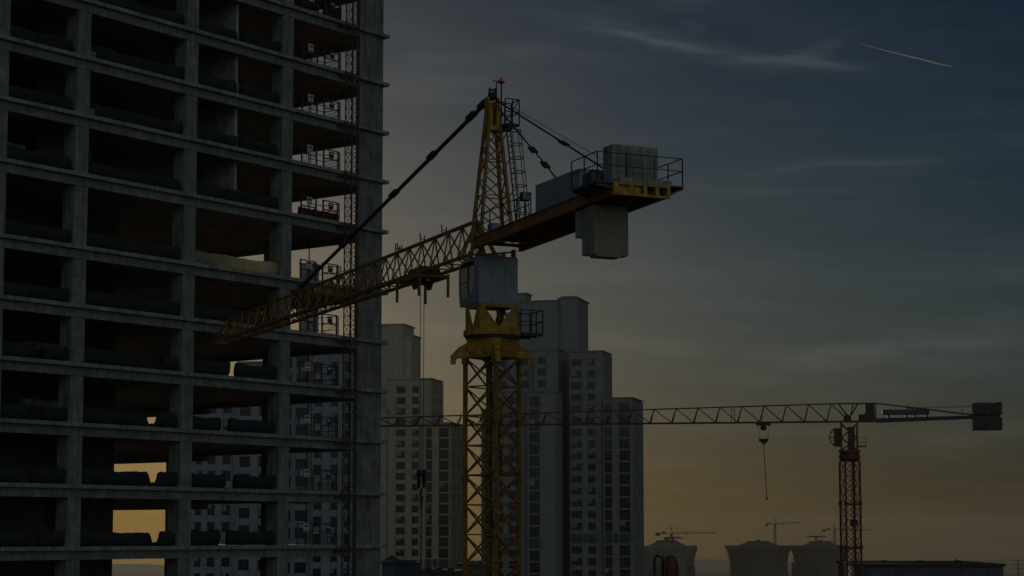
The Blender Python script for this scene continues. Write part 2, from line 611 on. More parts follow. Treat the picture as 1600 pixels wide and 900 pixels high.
mb = MB()
mb.box((-7000, -900, -3.5), (7000, 6600, 166))
hz = bpy.data.materials.new('evening_haze')
hz.use_nodes = True
hn, hl = hz.node_tree.nodes, hz.node_tree.links
hn.remove(hn['Principled BSDF'])
pv = hn.new('ShaderNodeVolumePrincipled')
pv.inputs['Color'].default_value = (0.95, 0.87, 0.72, 1)
pv.inputs['Density'].default_value = HAZE
pv.inputs['Anisotropy'].default_value = 0.25
hl.new(pv.outputs[0], [n for n in hn if n.type == 'OUTPUT_MATERIAL'][0].inputs['Volume'])
tag(mb.build('haze', hz), kind='stuff')

# ------------------------------------------------------------------ the unfinished tower
S_ = 1.337
AZ = R(37.349)
BX, BY = -8.2017 * S_, 120 * S_
LEV = [46.7, 42.49, 38.29, 34.09, 29.88, 25.59, 20.38, 16.19, 12.05, 7.81, 3.48, -0.86, -5.06]
while LEV[-1] > -100:
    LEV.append(LEV[-1] - 4.2)
LEV = [round(CZ + z, 2) for z in LEV]
tower = empty('unfinished_tower', (BX, BY, 0), R(90) - AZ,
              'grey concrete frame of an unfinished high-rise with open storeys and a crane jib before it', 'building')
XL, DEP = -58.0, 33.0
for i, z in enumerate(LEV):
    mb = MB()
    mb.box((XL, -0.32, z - 0.28), (0.45, DEP, z))
    mb.build('floor_slab', M['slab'], tower)
    mb = MB()                                 # edge beam below the slab lip
    mb.box((XL, 0.0, z - 0.92), (-2.99, 0.5, z - 0.284))
    mb.build('edge_beam', M['concrete'], tower)
    if i < 14:
        mb = MB()                             # downstand along the open end
        mb.box((-0.45, 0.52, z - 0.80), (-0.03, 20.5, z - 0.345))
        mb.box((-0.45, 20.503, z - (1.25 if i > 6 else 0.8)), (-0.03, DEP - 0.15, z - 0.345))
        mb.build('end_beam', M['concrete'], tower)
        mb = MB()                             # plywood left on the underside
        mb.box((XL, 0.52, z - 0.34), (-0.02, DEP - 0.1, z - 0.286))
        mb.build('soffit', M['soffit'] if i < 5 else M['soffit'], tower)
COLX = [-49.5, -38.95, -31.82, -21.34, -10.94]
for x in COLX:
    mb = MB()
    mb.box((x - 1.2, 0.045, 0), (x, 1.30, LEV[0] + 1.0))
    mb.build('column', M['concrete'], tower)
mb = MB()
mb.box((-2.97, 0.03, 0), (0.0, 0.45, LEV[0] + 2.0))
mb.build('shear_wall', M['concrete_wall'], tower)
for x, y in ((-1.2, 23.0), (-1.2, 11.0), (-22.5, 12.5), (-33, 12.5)):   # inner columns
    mb = MB()
    mb.box((x - 0.9, y, 0), (x, y + 0.9, LEV[0]))
    mb.build('column', M['concrete'], tower)
mb = MB()                                     # the lift and stair core
mb.box((-50, 13.5, 0), (-17.2, DEP - 2.0, LEV[0] + 3))
mb.build('core_wall', M['concrete'], tower)
for i in (1, 2, 3, 4):                        # walls already standing on the upper storeys
    z0, z1 = LEV[i + 1], LEV[i] - 0.35
    mb = MB()
    mb.box((-16.75, 0.7, z0), (-16.5, 6.8, z1))
    mb.build('partition_wall', M['plaster'], tower)
    mb = MB()
    mb.box((-31.4, 6.3, z0), (-26.2, 6.55, z1))
    mb.box((-26.2, 6.3, z0), (-23.2, 6.55, z0 + 1.5))
    mb.build('partition_wall', M['block'], tower)
    mb = MB()
    mb.box((-36.2, 5.0, z0), (-33.5, 5.22, z1 - 1.5))
    mb.build('partition_wall', M['plaster'], tower)
    mb = MB()
    mb.box((-13.8, 5.0, z0), (-12.1, 5.22, z1 - 1.2))
    mb.build('partition_wall', M['plaster'], tower)
for i in (5, 6, 7, 8):
    z0, z1 = LEV[i + 1], LEV[i] - 0.35
    mb = MB()
    mb.box((-31.2, 7.6, z0 + 1.6), (-26.5, 7.8, z0 + 2.1))
    mb.build('partition_wall', M['plaster'], tower)

ORD = ['first', 'second', 'third', 'fourth', 'fifth', 'sixth', 'seventh', 'eighth', 'ninth', 'tenth', 'eleventh', 'twelfth']
BAYN = ['leftmost bay', 'second bay', 'third bay']
BAYS = [(-38.9, -33.1), (-31.7, -22.65), (-21.2, -12.25)]
OUT = Matrix.Translation((BX, BY, 0)) @ Matrix.Rotation(R(90) - AZ, 4, 'Z')


def net_mesh(x0, x1, h, seed, tuck, notch=None):
    rr = random.Random(seed)
    mb = MB()
    n = 64 if notch else 26
    ln = x1 - x0
    prof = [(0.42, 0.02), (0.26, 0.22), (0.20, 0.55), (0.27, 0.86), (0.46, 1.0), (0.72, 0.92), (0.80, 0.5), (0.74, 0.03)]
    ph = [rr.uniform(0, 6.28) for _ in range(4)]
    rows = []
    for k in range(n + 1):
        t = k / n
        sag = 0.06 * math.sin(math.pi * t) + 0.03 * math.sin(t * 9 + ph[0]) + 0.018 * math.sin(t * 23 + ph[1]) + 0.012 * math.sin(t * 51 + ph[3])
        e = 0.035 * (math.exp(-t * 18) + math.exp(-(1 - t) * 18))
        if notch:
            q_ = abs(t - notch[0]) / notch[1]
            e -= notch[2] * max(0.0, min(1.0, (1.25 - q_) / 0.4))
        row = []
        for y, z in prof:
            zz = z * h * (1 - sag + e) + rr.uniform(-0.015, 0.015)
            yy = y + 0.06 * math.sin(t * 13 + ph[2] + z * 2) * z + rr.uniform(-0.02, 0.02)
            row.append((x0 + t * ln + (tuck * z * 0.25 if t > 0.98 else 0) + rr.uniform(-0.02, 0.02), yy, max(zz, 0.01)))
        rows.append(row)
    m_ = len(prof)
    P = [p for r_ in rows for p in r_]
    F = [tuple(range(m_)), tuple(range(n * m_, (n + 1) * m_))[::-1]]
    for k in range(n):
        for q in range(m_):
            F.append((k * m_ + q, (k + 1) * m_ + q, (k + 1) * m_ + (q + 1) % m_, k * m_ + (q + 1) % m_))
    mb.poly(P, F)
    return mb


for i in range(1, 12):                        # i: floor index the net stands on
    for b, (x0, x1) in enumerate(BAYS):
        z = LEV[i]
        spans = [(x0 + 0.1, x1 - 0.05)]
        if i >= 8 or (i == 3 and b == 2):
            gp = {0: 0.5, 1: 0.46, 2: 0.42}[b] + rnd.uniform(-0.08, 0.08)
            gw = rnd.uniform(0.8, 1.3)
            c_ = x0 + (x1 - x0) * gp
            spans = [(x0 + 0.1, c_ - gw / 2), (c_ + gw / 2, x1 - 0.05)]
        if i in (2, 3, 4) and b == 2:
            spans = [(x0 + 0.1, -16.95), (-16.3, x1 - 0.05)]
        if i in (2, 3, 4) and b == 1:
            spans = [(x0 + 0.72, x1 - 0.05)]
            mb = MB()
            for kz in range(3):
                for ky in range(2):
                    mb.box((x0 + 0.10 + 0.01 * kz, 0.32 + 0.28 * ky, 0.002 + 0.215 * kz), (x0 + 0.60 - 0.02 * ky, 0.59 + 0.28 * ky, 0.21 + 0.215 * kz))
            o = mb.build('block_stack', M['cwt_glow_beige'])
            o.matrix_world = OUT @ Matrix.Translation((0, 0, z))
            tag(o, 'small pale block stack against the column, second bay, %s storey from the top' % ORD[i - 1], 'block stack', 'block stacks by the column')
        notch = None
        if i >= 8 and b == 1:
            spans = [(x0 + 0.1, x1 - 0.05)]
            notch = (0.74 + 0.03 * (i % 3), 0.06, 0.72)
        for s_, (a, c) in enumerate(spans):
            h = rnd.uniform(1.05, 1.2)
            gold = (i == 6 and b == 2)
            h = 1.1 if gold else h
            o = net_mesh(a, c, h, 100 * i + 10 * b + s_, rnd.uniform(-1, 1), notch).build('debris_net', M['net_gold' if gold else 'net'], None, True)
            o.matrix_world = OUT @ Matrix.Translation((0, 0, z))
            side = '' if len(spans) == 1 else (', left piece' if s_ == 0 else ', right piece')
            lab = ('pale see-through' if gold else 'dark sagging') + ' net on slab edge, %s, %s storey from the top%s' % (BAYN[b], ORD[i - 1], side)
            tag(o, lab, 'net', 'debris nets along the open floor edges')

# guard gates and props in the bay beside the hoist
def gate_proto(fm='rust'):
    t = empty('guard_gate', (0, 0, 0), 0, 'gate', 'gate', 'guard gates at the hoist bay')
    mb = MB()
    W_, H_ = 1.75, 1.75
    for x in (0, W_):
        mb.box((x - 0.065, -0.04, 0), (x + 0.065, 0.04, H_))
    for z in (0.12, 0.95, H_ - 0.04):
        mb.box((0.053, -0.028, z - 0.045), (W_ - 0.053, 0.028, z + 0.045))
    mb.build('gate_frame', M[fm], t)
    mb = MB()
    for k in range(1, 9):
        x = W_ * k / 9
        mb.bar((x, 0, 0.16), (x, 0, 0.9), 0.018)
    mb.bar((0.05, 0, 0.16), (W_ - 0.05, 0, 0.9), 0.03)
    mb.build('gate_mesh', M[fm], t)
    return t, W_, H_


gA, GW, GH = gate_proto()
mb = MB()
mb.box((0.62, -0.075, 1.10), (1.22, -0.032, 1.72))
sA = mb.build('sign_plate', M['white'], gA)
mb = MB()
mb.box((0.70, -0.082, 1.42), (1.14, -0.078, 1.62))
mb.box((0.70, -0.082, 1.20), (1.14, -0.078, 1.27))
mb.build('sign_print', M['signred'], sA)
gB, _, _ = gate_proto()
gC, _, _ = gate_proto('galv')
gD, _, _ = gate_proto('galv')
mb = MB()
mb.box((0.60, -0.075, 1.02), (1.15, -0.032, 1.58))
sB = mb.build('sign_plate', M['signdark'], gB)
mb = MB()
mb.box((0.68, -0.082, 1.36), (1.07, -0.078, 1.48))
mb.build('sign_print', M['white'], sB)
for t_, src in ((gC, sA), (gD, sB)):          # the paler gates lower down carry the same plates
    copy_tree(src, t_)
    for x in [c for c in bpy.data.objects if c.parent == t_ and c.name.startswith('gate_frame')]:
        mb = MB()
        mb.box((0.87, -0.03, 0.166), (0.95, 0.03, 0.904))
        mb.build('gate_post', M['galv'], t_)
for i in range(1, 12):
    for g, dx, nm in ((gA, -9.35, 'left guard gate with a white sign'), (gB, -6.75, 'right guard gate with a dark sign')):
        if i >= 9:
            g = gC if g is gA else gD
        o = g if i in (1, 9) else copy_tree(g)
        o.matrix_world = OUT @ Matrix.Translation((dx, 0.55, LEV[i]))
        o['label'] = '%s in the hoist bay, %s storey from the top' % (nm, ORD[i - 1])
    mb = MB()                                 # handrail cage by the hoist landing
    for x, y in ((-4.75, 0.6), (-4.75, 2.4), (-6.6, 2.4)):
        mb.bar((x, y, 0), (x, y, 1.7), 0.06)
    for z in (0.6, 1.15, 1.68):
        mb.bar((-4.75, 0.6, z), (-4.75, 2.4, z), 0.05)
        mb.bar((-4.75, 2.4, z), (-6.6, 2.4, z), 0.05)
    o = mb.build('landing_rail', M['dark'])
    o.matrix_world = OUT @ Matrix.Translation((0, 0, LEV[i]))
    tag(o, 'dark corner handrail of the hoist landing, %s storey from the top' % ORD[i - 1], 'handrail', 'landing rails beside the hoist')
    zc = LEV[i - 1] - 0.34
    mb = MB()
    hh = zc - LEV[i]
    mb.bar((0, 0, 0.0), (0, 0, 0.04), 0.24)
    mb.bar((0, 0, 0.04), (0, 0, hh * 0.55), 0.13, None, 0, 8)
    mb.bar((0, 0, hh * 0.55), (0, 0, hh - 0.04), 0.10, None, 0, 8)
    mb.bar((0, 0, hh - 0.04), (0, 0, hh - 0.002), 0.24)
    o = mb.build('steel_prop', M['red'])
    o.matrix_world = OUT @ Matrix.Translation((-0.75, 7.75, LEV[i]))
    tag(o, 'thin rusty prop behind the guard gates, %s storey from the top' % ORD[i - 1], 'prop', 'steel props at the hoist bay')
for k, (i, xa, xb, hh) in enumerate(((6, -8.9, -4.6, 0.95), (1, -6.2, -4.5, 1.5))):
    mb = net_mesh(xa, xb, hh, 900 + k, 0.2)
    o = mb.build('barrier_net', M['red_bright'], None, True)
    o.matrix_world = OUT @ Matrix.Translation((0, 0.6, LEV[5 if i == 6 else i]))
    tag(o, ['orange red barrier net slumped by the hoist, fifth storey from the top', 'red barrier sheet beside the hoist, uppermost storey in view'][k], 'barrier')

# hoist mast in front of the last wall
hm = empty('hoist_mast', tuple(OUT @ V((-5.2, -1.15, 0))), R(90) - AZ - R(6), 'thin dark lattice hoist mast standing against the concrete tower', 'hoist')
mb = MB()
hw = 0.38
corners = [(-hw, -hw), (hw, -hw), (hw, hw), (-hw, hw)]
for x, y in corners:
    mb.bar((x, y, 0), (x, y, CZ + 52), 0.072)
z = CZ - 16
while z < CZ + 52:
    for k in range(4):
        a, b = corners[k], corners[(k + 1) % 4]
        mb.bar((*a, z), (*b, z), 0.04)
        mb.bar((*a, z), (*b, z + 0.75), 0.036)
    z += 0.75
mb.build('mast_lattice', M['rust'], hm)
mb = MB()
mb.box((0.46, -0.05, 0), (0.54, 0.05, CZ + 50))
mb.build('toothed_rack', M['galv'], hm)
for i in range(0, 13):
    mb = MB()
    z = LEV[i] - 0.5
    mb.bar((-hw, hw, z), (-0.7, 1.2, z), 0.07)
    mb.bar((hw, hw, z), (0.7, 1.2, z), 0.07)
    mb.bar((-0.7, 0.95, z), (0.7, 0.95, z), 0.06)
    mb.build('wall_tie', M['dark'], hm)

# ------------------------------------------------------------------ the yellow crane
CX, CY = -0.955, 92.0
JA = math.atan2(0.9117, -0.4109)             # heading of the jib
yc = empty('tower_crane', (CX, CY, 0), JA, 'large yellow tower crane with a pale blue cab before the concrete tower', 'crane')


def zz(z):
    return CZ + z


def lattice_mast(mb, corners, z0, z1, bay, leg, br, hor=None):
    for x, y in corners:
        mb.box((x - leg / 2, y - leg / 2, z0), (x + leg / 2, y + leg / 2, z1))
    n = max(1, round((z1 - z0) / bay))
    h = (z1 - z0) / n
    for k in range(n + 1):
        z = z0 + k * h
        for q in range(4):
            a, b = corners[q], corners[(q + 1) % 4]
            if k < n:
                mb.bar((*a, z + 0.02), (*b, z + h - 0.02), br)
                mb.bar((*b, z + 0.02), (*a, z + h - 0.02), br * 0.9)
            mb.bar((*a, z), (*b, z), hor or br * 1.1)


MR = R(143.75) - JA                           # the mast is turned against the slewing part
c_, s_ = math.cos(MR), math.sin(MR)


def mr(x, y):
    return (c_ * x - s_ * y, s_ * x + c_ * y)


mast = empty('mast', (0, 0, 0), MR, None, None)
mast.parent = yc
SEC = 5.66
top = zz(8.47)
z1 = top
k = 0
while z1 > 2:
    z0 = max(0.0, z1 - SEC)
    mb = MB()
    h_ = 0.92
    lattice_mast(mb, [(-h_, -h_), (h_, -h_), (h_, h_), (-h_, h_)], z0 + 0.004, z1 - 0.004, 1.415, 0.17, 0.068, 0.065)
    for x in (-h_, h_):                       # joint fishplates
        for y in (-h_, h_):
            mb.box((x - 0.13, y - 0.13, z1 - 0.34), (x + 0.13, y + 0.13, z1 - 0.008))
    mb.build('mast_section', M['yellow_mast'], mast)
    if k < 6:
        mb = MB()                             # rest platform and slanted ladder in each section
        mb.box((-0.82, -0.82, z0 + 0.10), (0.82, -0.15, z0 + 0.15))
        mb.box((-0.82, -0.15, z0 + 0.10), (-0.1, 0.82, z0 + 0.15))
        mb.build('rest_platform', M['yellow_dark'], mast)
        mb = MB()
        sgn = 1
        for sx in (-0.2, 0.2):
            mb.bar((-0.62 + 0.05, 0.25 + sx, z0 + 0.16), (-0.18, 0.25 + sx, z1 + 0.6), 0.06)
        nr = 19
        for q in range(1, nr):
            t = q / nr
            x = -0.57 + 0.39 * t
            mb.bar((x, 0.05, z0 + 0.16 + (SEC + 0.44) * t), (x, 0.45, z0 + 0.16 + (SEC + 0.44) * t), 0.035)
        mb.build('ladder', M['dark'], mast)
    z1 -= SEC
    k += 1
# cables running down inside the mast
mb = MB()
mb.tube([(0.35, -0.4, top), (0.38, -0.42, top - 9), (0.36, -0.38, top - 22), (0.36, -0.38, 1)], 0.05, 6)
mb.build('power_cable', M['rope'], mast)

# collar under the slewing ring, with one outrigger bracket at each mast corner
mb = MB()
ho = 1.02
oct_ = []
for q in range(4):
    a = q * math.pi / 2
    for sgn in (-0.72, 0.72):
        x, y = ho, sgn * ho
        oct_.append((math.cos(a) * x - math.sin(a) * y, math.sin(a) * x + math.cos(a) * y))
lo = [(x * 0.93, y * 0.93, zz(8.50)) for x, y in oct_]
m1 = [(x * 1.0, y * 1.0, zz(8.85)) for x, y in oct_]
hi = [(x * 1.0, y * 1.0, zz(9.34)) for x, y in oct_]
P = lo + m1 + hi
F = [tuple(range(8))[::-1], tuple(range(16, 24))]
for r_ in (0, 8):
    for q in range(8):
        F.append((r_ + q, r_ + (q + 1) % 8, r_ + 8 + (q + 1) % 8, r_ + 8 + q))
mb.poly(P, F)
collar = mb.build('collar', M['yellow'], mast)
for q in range(4):
    a = R(45) + q * math.pi / 2
    d, nrm = V((math.cos(a), math.sin(a), 0)), V((-math.sin(a), math.cos(a), 0))
    mb = MB()
    out = [(1.18, 9.20), (1.62, 8.95), (2.02, 8.55), (2.02, 8.12), (1.78, 8.12), (1.76, 8.38), (1.25, 8.47), (1.18, 8.47)]
    mb.prism([d * r_ + nrm * -0.13 + V((0, 0, zz(z))) for r_, z in out], nrm * 0.26)
    mb.bar(d * 1.93 + nrm * -0.2 + V((0, 0, zz(8.5))), d * 1.93 + nrm * 0.2 + V((0, 0, zz(8.5))), 0.1, None, 0, 8)
    mb.build('bracket', M['yellow'], collar)

# slewing ring and turntable
MB.flip = True
mb = MB()
mb.lathe([(1.16, zz(9.344)), (1.30, zz(9.36)), (1.30, zz(9.45)), (1.16, zz(9.466))], n=32)
mb.build('slewing_ring', M['dark'], yc, False)
mb = MB()
mb.lathe([(1.36, zz(9.47)), (1.40, zz(9.50)), (1.40, zz(9.74)), (1.36, zz(9.77))], n=32)
mb.build('turntable', M['yellow'], yc)

U0, U1, V0, V1 = -0.66, 1.0, -0.98, 1.04
fr = MB()
zb, zt = zz(9.775), zz(11.02)


def vplate(mb, p0, p1, thick, zb, zt):       # a plate with a V-shaped opening and a top rail
    p0, p1 = V(p0), V(p1)
    d = p1 - p0
    n_ = V((-d.y, d.x, 0)).normalized() * thick

    def P(t, z):
        return V((p0.x + d.x * t, p0.y + d.y * t, z))
    zc = zb + 0.10
    mb.prism([P(0, zb), P(0.5, zb), P(0.5, zc), P(0.13, zt - 0.17), P(0, zt - 0.17)], n_)
    mb.prism([P(0.5, zb), P(1, zb), P(1, zt - 0.17), P(0.87, zt - 0.17), P(0.5, zc)], n_)
    mb.prism([P(0, zt - 0.166), P(1, zt - 0.166), P(1, zt), P(0, zt)], n_)


vplate(fr, (U0, V1), (U0, V0), -0.07, zb, zt)
for v in (V0, V1 - 0.12):
    fr.box((U1 - 0.12, v, zb), (U1, v + 0.12, zt))
fr.box((U1 - 0.12, V0 + 0.122, zt - 0.14), (U1, V1 - 0.122, zt - 0.002))
vplate(fr, (U0 + 0.075, V0), (U1 - 0.125, V0), 0.07, zb, zt)
fr.box((U0 + 0.075, V1 - 0.07, zt - 0.14), (U1 - 0.122, V1, zt - 0.003))
fr.bar((U0 + 0.1, V1 - 0.05, zb), (U1 - 0.15, V1 - 0.05, zt - 0.15), 0.09)
fr.build('slewing_frame', M['yellow'], yc)
mb = MB()                                     # slewing motors seen through the opening
for x, y in ((0.0, 0.35), (0.25, -0.3)):
    mb.lathe([(0.17, zz(9.78)), (0.17, zz(10.4)), (0.12, zz(10.42)), (0.12, zz(10.8)), (0.09, zz(10.82))], (x, y, 0), 12)
mb.build('slewing_motor', M['yellow_dark'], yc)

# railed side platform at the right of the frame
mb = MB()
PU0, PU1, PV0, PV1, PZ = -0.75, 0.75, 1.13, 2.35, zz(9.62)
mb.box((PU0, PV0, PZ), (PU1, PV1, PZ + 0.06))
for x in (PU0, 0, PU1):
    mb.bar((x, PV0 - 0.1, PZ - 0.05), (x, PV1, PZ - 0.05), 0.09)
mb.build('side_platform', M['dark'], yc)
mb = MB()
for x, y in ((PU0, PV1), (0, PV1), (PU1, PV1), (PU0, PV0 + 0.05), (PU0, (PV0 + PV1) / 2), (PU1, (PV0 + PV1) / 2)):
    mb.bar((x, y, PZ + 0.06), (x, y, PZ + 1.18), 0.05)
for z in (0.6, 1.16):
    mb.bar((PU0, PV0, PZ + z), (PU0, PV1, PZ + z), 0.045)
    mb.bar((PU1, PV0, PZ + z), (PU1, PV1, PZ + z), 0.045)
    mb.bar((PU0, PV1, PZ + z), (PU1, PV1, PZ + z), 0.045)
mb.build('platform_railing', M['dark'], yc)

# ---- the cab: a panelled box, glazed at the front
cab = MB()
cb_, ct = zz(11.03), zz(13.26)
CU0, CUM, CU1, CV0, CV1 = -0.66, -0.30, 1.78, -1.0, 1.06
cab.box((CU0, CV0, cb_), (CUM, CV1, ct))
cab_o = cab.build('cab', M['cab'], yc)
for sgn, vv in ((-1, CV0), (1, CV1)):
    outer = [(CUM, cb_), (1.62, cb_ - 0.0), (1.74, cb_ + 0.30), (1.80, cb_ + 0.95), (1.80, cb_ + 1.75), (1.66, ct - 0.12), (1.2, ct), (CUM, ct)]
    inner = [(-0.12, cb_ + 0.78), (0.75, cb_ + 0.42), (1.55, cb_ + 0.34), (1.72, cb_ + 0.95), (1.72, cb_ + 1.72), (1.58, ct - 0.22), (1.15, ct - 0.11), (-0.12, ct - 0.11)]
    mb = MB()
    y0, y1 = (vv, vv + 0.06) if sgn < 0 else (vv - 0.06, vv)
    k = len(outer)
    P = [(u, y0, z) for u, z in outer] + [(u, y0, z) for u, z in inner] + [(u, y1, z) for u, z in outer] + [(u, y1, z) for u, z in inner]
    F = []
    for q in range(k):
        r_ = (q + 1) % k
        F += [(q, r_, k + r_, k + q), (2 * k + r_, 2 * k + q, 3 * k + q, 3 * k + r_), (q, 2 * k + q, 2 * k + r_, r_), (k + r_, 3 * k + r_, 3 * k + q, k + q)]
    mb.poly([(u + 0.004 if u == CUM else u, y, z) for u, y, z in P], F)
    mb.build('cab_side', M['cab'], cab_o)
    mb = MB()
    ym = vv + 0.03 * -sgn
    mb.prism([(u, ym - 0.008, z) for u, z in inner], (0, 0.016, 0))
    win = mb.build('side_window', M['cab_glass'], cab_o)
    mb = MB()
    mb.bar((0.62, ym - sgn * -0.03, cb_ + 0.50), (0.62, ym - sgn * -0.03, ct - 0.13), 0.06)
    mb.bar((0.65, ym - sgn * -0.03, cb_ + 1.15), (1.7, ym - sgn * -0.03, cb_ + 1.15), 0.035)
    mb.build('window_bar', M['dark'], win)
mb = MB()
mb.box((CUM + 0.005, CV0 + 0.062, cb_), (1.60, CV1 - 0.062, cb_ + 0.06))
mb.box((CUM + 0.005, CV0 + 0.062, ct - 0.06), (1.3, CV1 - 0.062, ct))
mb.build('cab_floor', M['cab'], cab_o)
mb = MB()                                     # curved front screen
ff = [(1.62, cb_ + 0.01), (1.74, cb_ + 0.31), (1.79, cb_ + 0.95), (1.79, cb_ + 1.75), (1.65, ct - 0.13), (1.31, ct - 0.02)]
P = [(u, CV0 + 0.064, z) for u, z in ff] + [(u, CV1 - 0.064, z) for u, z in ff]
mb.poly(P, [(q, q + 1, len(ff) + q + 1, len(ff) + q) for q in range(len(ff) - 1)])
mb.build('front_window', M['cab_glass'], cab_o)
mb = MB()                                     # seat and console inside
mb.box((0.15, -0.3, cb_ + 0.07), (0.7, 0.3, cb_ + 0.55))
mb.box((0.10, -0.28, cb_ + 0.555), (0.25, 0.28, cb_ + 1.25))
mb.box((0.6, 0.45, cb_ + 0.07), (1.2, 0.7, cb_ + 0.8))
mb.build('operator_seat', M['signdark'], cab_o)
mb = MB()                                     # panel joints, rivets and a lift eye
for v in (-0.35, 0.36):
    mb.box((CU0 - 0.008, v - 0.012, cb_ + 0.02), (CU0 - 0.002, v + 0.012, ct - 0.02))
for v in (-0.93, -0.30, 0.30, 0.98):
    for z in (0.1, 0.55, 1.0, 1.45, 1.9, 2.13):
        mb.box((CU0 - 0.012, v - 0.018, cb_ + z - 0.018), (CU0 - 0.002, v + 0.018, cb_ + z + 0.018))
mb.box((CU0 - 0.03, 0.66, cb_ + 1.35), (CU0 - 0.003, 0.78, cb_ + 1.5))
mb.build('panel_trim', M['house'], cab_o)
mb = MB()
mb.box((CU0 + 0.02, CV0 + 0.02, ct + 0.002), (0.9, CV1 - 0.02, ct + 0.06))
for u in (-0.5, 0.7):
    for v in (-0.85, 0.9):
        mb.box((u - 0.09, v - 0.09, ct + 0.062), (u + 0.09, v + 0.09, zz(13.70)))
mb.bar((-0.5, -0.85, ct + 0.1), (-0.5, 0.9, zz(13.6)), 0.08)
mb.bar((0.7, -0.85, ct + 0.1), (0.7, 0.9, zz(13.6)), 0.08)
mb.build('head_frame', M['orange_steel'], yc)

# ---- tower peak
pk = MB()
base = [(0.57, -0.86), (-0.57, -0.86), (-0.57, 0.86), (0.57, 0.86)]
tp = [(0.22, -0.24), (-0.20, -0.24), (-0.20, 0.24), (0.22, 0.24)]
PZ0, PZ1 = zz(14.05), zz(20.4)


def pkp(q, t):
    q %= 4
    return V((base[q][0] + (tp[q][0] - base[q][0]) * t, base[q][1] + (tp[q][1] - base[q][1]) * t, PZ0 + (PZ1 - PZ0) * t))


for q in range(4):
    pk.bar(pkp(q, 0), pkp(q, 1), 0.145)
ts = [0.0, 0.19, 0.36, 0.51, 0.64, 0.76, 0.87]
for i_, (a, b) in enumerate(zip(ts, ts[1:])):
    pk.bar(pkp(1, a), pkp(2, b), 0.055)
    pk.bar(pkp(2, a), pkp(1, b), 0.055)
    for q in (0, 2):
        p_, r_ = (q, q + 1) if i_ % 2 else (q + 1, q)
        pk.bar(pkp(p_, a), pkp(r_, b), 0.055)
    if i_ in (1, 3, 5):
        for q in range(4):
            pk.bar(pkp(q, b), pkp(q + 1, b), 0.05)
    pk.bar(pkp(3, a), pkp(0, b), 0.05)
peak = pk.build('tower_peak', M['yellow_mast'], yc)
hd = MB()                                     # side plates with an opening and the sheave head
for v in (-0.30, 0.24):
    o_ = [(-0.30, 19.6), (0.32, 19.6), (0.30, 20.9), (0.20, 21.25), (-0.12, 21.25), (-0.26, 20.9)]
    i_ = [(-0.12, 19.85), (0.14, 19.85), (0.13, 20.45), (0.09, 20.75), (-0.05, 20.75), (-0.11, 20.45)]
    k = 6
    P = [(u, v, zz(z)) for u, z in o_] + [(u, v, zz(z)) for u, z in i_] + [(u, v + 0.06, zz(z)) for u, z in o_] + [(u, v + 0.06, zz(z)) for u, z in i_]
    F = []
    for q in range(k):
        r_ = (q + 1) % k
        F += [(q, r_, k + r_, k + q), (2 * k + r_, 2 * k + q, 3 * k + q, 3 * k + r_), (q, 2 * k + q, 2 * k + r_, r_), (k + r_, 3 * k + r_, 3 * k + q, k + q)]
    hd.poly(P, F)
for u in (-0.26, 0.28):                       # end plates with the tall slot
    for v in (-0.17, 0.17):
        hd.box((u - 0.03, v - 0.065, zz(19.6)), (u + 0.03, v + 0.065, zz(20.9)))
    hd.box((u - 0.03, -0.10, zz(19.6)), (u + 0.03, 0.10, zz(19.8)))
    hd.box((u - 0.03, -0.10, zz(20.72)), (u + 0.03, 0.10, zz(20.9)))
hd.build('peak_head', M['yellow'], peak)
mb = MB()
for v in (-0.12, 0.0, 0.12):
    mb.bar((0.04, v - 0.03, zz(21.32)), (0.04, v + 0.03, zz(21.32)), 0.40, None, 0, 14)
mb.prism([(-0.10, -0.16, zz(21.2)), (0.18, -0.16, zz(21.2)), (0.09, -0.16, zz(21.72)), (0.0, -0.16, zz(21.72))], (0, 0.04, 0))
mb.prism([(-0.10, 0.14, zz(21.2)), (0.18, 0.14, zz(21.2)), (0.09, 0.14, zz(21.72)), (0.0, 0.14, zz(21.72))], (0, 0.04, 0))
mb.bar((0.04, -0.16, zz(21.62)), (0.04, 0.18, zz(21.62)), 0.1)
mb.build('pulley', M['dark'], peak)
# peak platform, railing and caged ladder on the right side
mb = MB()
mb.box((-0.55, 0.42, zz(19.86)), (0.45, 1.22, zz(19.92)))
mb.bar((-0.5, 0.24, zz(19.5)), (-0.5, 1.2, zz(19.84)), 0.07)
mb.bar((0.4, 0.24, zz(19.5)), (0.4, 1.2, zz(19.84)), 0.07)
mb.bar((-0.5, 0.24, zz(19.82)), (-0.5, 1.2, zz(19.82)), 0.07)
mb.bar((0.4, 0.24, zz(19.82)), (0.4, 1.2, zz(19.82)), 0.07)
mb.build('peak_platform', M['dark'], peak)
mb = MB()
for u in (-0.52, 0.42):
    for v in (0.45, 0.84, 1.2):
        mb.bar((u, v, zz(19.92)), (u, v, zz(21.15)), 0.05)
for z in (20.5, 21.13):
    mb.bar((-0.52, 0.45, zz(z)), (-0.52, 1.2, zz(z)), 0.045)
    mb.bar((0.42, 0.45, zz(z)), (0.42, 1.2, zz(z)), 0.045)
    mb.bar((-0.52, 1.2, zz(z)), (0.42, 1.2, zz(z)), 0.045)
mb.bar((-0.52, 0.45, zz(19.95)), (-0.52, 1.2, zz(21.1)), 0.04)
mb.build('peak_railing', M['dark'], peak)
mb = MB()


def lad(t, du, dv):
    return V((-0.25 + du - 0.1 * (1 - t), 0.72 + 0.55 * (1 - t) + dv, zz(14.6) + (zz(19.85) - zz(14.6)) * t))


